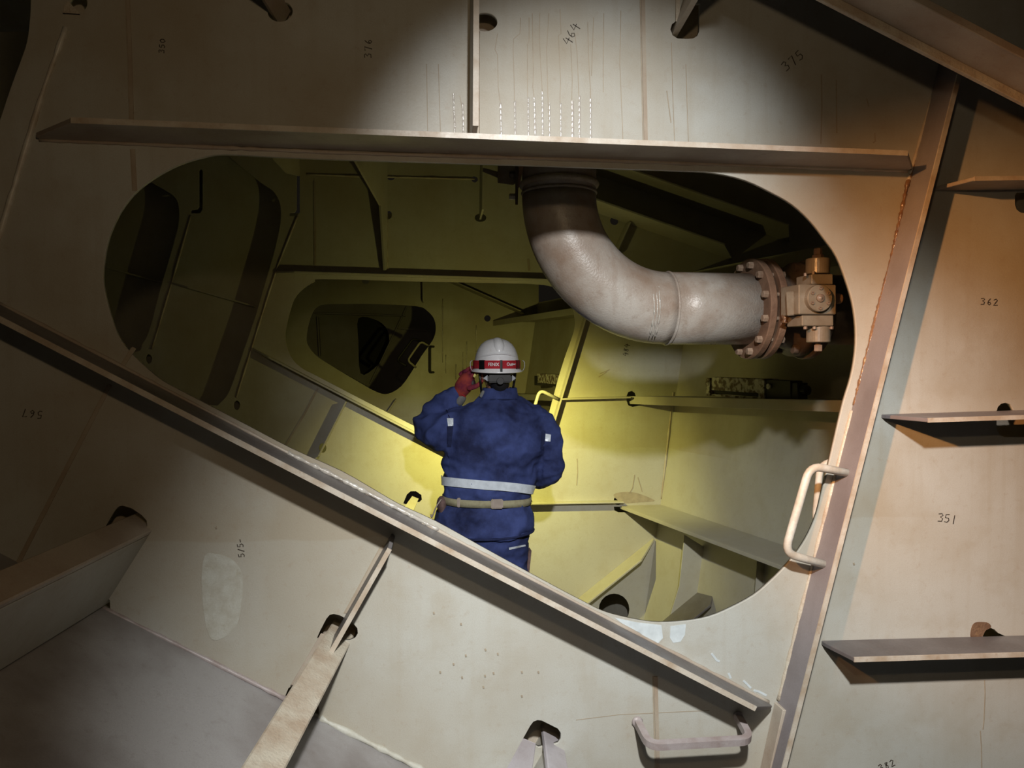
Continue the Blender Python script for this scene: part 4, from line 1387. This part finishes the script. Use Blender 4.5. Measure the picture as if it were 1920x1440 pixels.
link('crease', tube([H + Vector((.1 * math.sin(a) * 1.0, -.128 * math.cos(a), .062 + .022 * math.cos(a) ** 2)) for a in [math.radians(-75 + 7.5 * k) for k in range(21)]], .0035, 8), 'white', helmet, smooth=True)


def hoop(z0, z1, R, g, a0, a1, n=40, th=.004):
    v, f = [], []
    for i in range(n + 1):
        an = a0 + (a1 - a0) * i / n
        for z in (z0, z1):
            for r in (R + g, R + g - th):
                v.append(H + Vector((r * math.sin(an), -(r * 1.22) * math.cos(an), z)))
    for i in range(n):
        a, b = i * 4, i * 4 + 4
        f += [(a, b, b + 2, a + 2), (a + 1, a + 3, b + 3, b + 1), (a, a + 1, b + 1, b), (a + 2, b + 2, b + 3, a + 3)]
    f += [(0, 2, 3, 1), (4 * n, 4 * n + 1, 4 * n + 3, 4 * n + 2)]
    return mesh(v, f)


ZS0, ZS1, RSS = .014, .052, .1105
strap = link('torch_strap', hoop(ZS0, ZS1, RSS, .004, -math.pi, math.pi, 64, .006), 'red', helmet, smooth=False, label='red head torch strap with white lettering')
for a, wd in ((-.80, .13), (.03, .045), (.82, .02), (1.0, .02)):
    link('strap_clip', hoop(ZS0 - .002, ZS1 + .002, RSS, .0075, a - wd, a + wd, 8, .010), 'black', helmet)
link('strap_hook', hoop(ZS0 - .016, ZS1, RSS, .0105, -.015, .075, 6, .006), 'black', helmet)
for sx in (-1, 1):
    p = H + Vector((sx * .121, -.03, .03))
    link('side_clip', tube(fillet([p + Vector((0, 0, .022)), p + Vector((sx * .010, -.004, .016)), p + Vector((sx * .010, -.006, -.012)), p + Vector((0, -.004, -.03))], .008), .0016, 6), 'greyp', helmet, smooth=True)


def lettering(txt, ang, size, zc_, parent):
    cu = bpy.data.curves.new('t', 'FONT')
    cu.body = txt
    cu.size = size
    cu.align_x = 'CENTER'
    cu.align_y = 'CENTER'
    cu.extrude = .0004
    cu.offset = .0004
    o = bpy.data.objects.new('t', cu)
    C.objects.link(o)
    dg = bpy.context.evaluated_depsgraph_get()
    me = bpy.data.meshes.new_from_object(o.evaluated_get(dg))
    bpy.data.objects.remove(o)
    for v in me.vertices:
        x, y, z = v.co
        r = RSS + .0052 + z
        an = ang + x / (RSS * 1.15)
        v.co = H + Vector((r * math.sin(an), -(r * 1.22) * math.cos(an), zc_ + y))
    return link('lettering', me, 'white', parent)


lettering('FENIX', -.28, .021, .033, strap)
lettering('Out', .40, .021, .034, strap)
lettering('door', .62, .013, .035, strap)
# rear adjuster and chin straps
pa = W(932, 709, -.105)
link('adjuster', box(pa, .112, .020, .036, .006), 'black', helmet)
link('adjuster_knob', cyl(pa + Vector((0, -.008, -.010)), (0, -1, 0), .017, .012, 20), 'black', helmet)
for sx in (-1, 1):
    e = pa + Vector((sx * .058, 0.004, .002))
    link('adjuster_wing', prism([e + Vector((0, -.008, .016)), e + Vector((sx * .020, 0.004, 0)), e + Vector((0, -.008, -.014))], [e + Vector((0, .0, .016)), e + Vector((sx * .020, 0.010, 0)), e + Vector((0, .0, -.014))], .001), 'greyp', helmet)
    q = H + Vector((sx * .088, -.03, 0))
    link('chin_strap', tube([q, q + Vector((sx * -.006, .0, -.05)), q + Vector((sx * -.012, .02, -.10)), q + Vector((sx * -.04, .07, -.13)), q + Vector((sx * -.085, .08, -.145))], .006, 8), 'black', helmet, smooth=True)
link('yellow_tab', box(W(890, 703, -.01), .010, .008, .022, .002, Matrix.Rotation(math.radians(30), 3, 'Y')), 'yellow', helmet)
# head torch at the brow and the light it gives
tl = H + Vector((0, .142, .040))
torch = link('head_torch', fuse([blob(tl, .032, .022, .022)], .004, 2), 'black', helmet, smooth=True)
link('torch_lens', cyl(tl + Vector((0, .016, 0)), (0, 1, -.2), .013, .008, 20), 'lens', torch)
spot('head_torch_light', tl + Vector((0, .05, -.01)), W(985, 950, 1.0), 110, (1.0, 0.90, 0.22), 124, 1.0, .012)
spot('head_torch_spill', tl + Vector((0, .05, -.01)), tl + Vector((.15, 1.0, -.1)), 5.0, (1.0, 0.90, 0.26), 178, 0.3, .012)
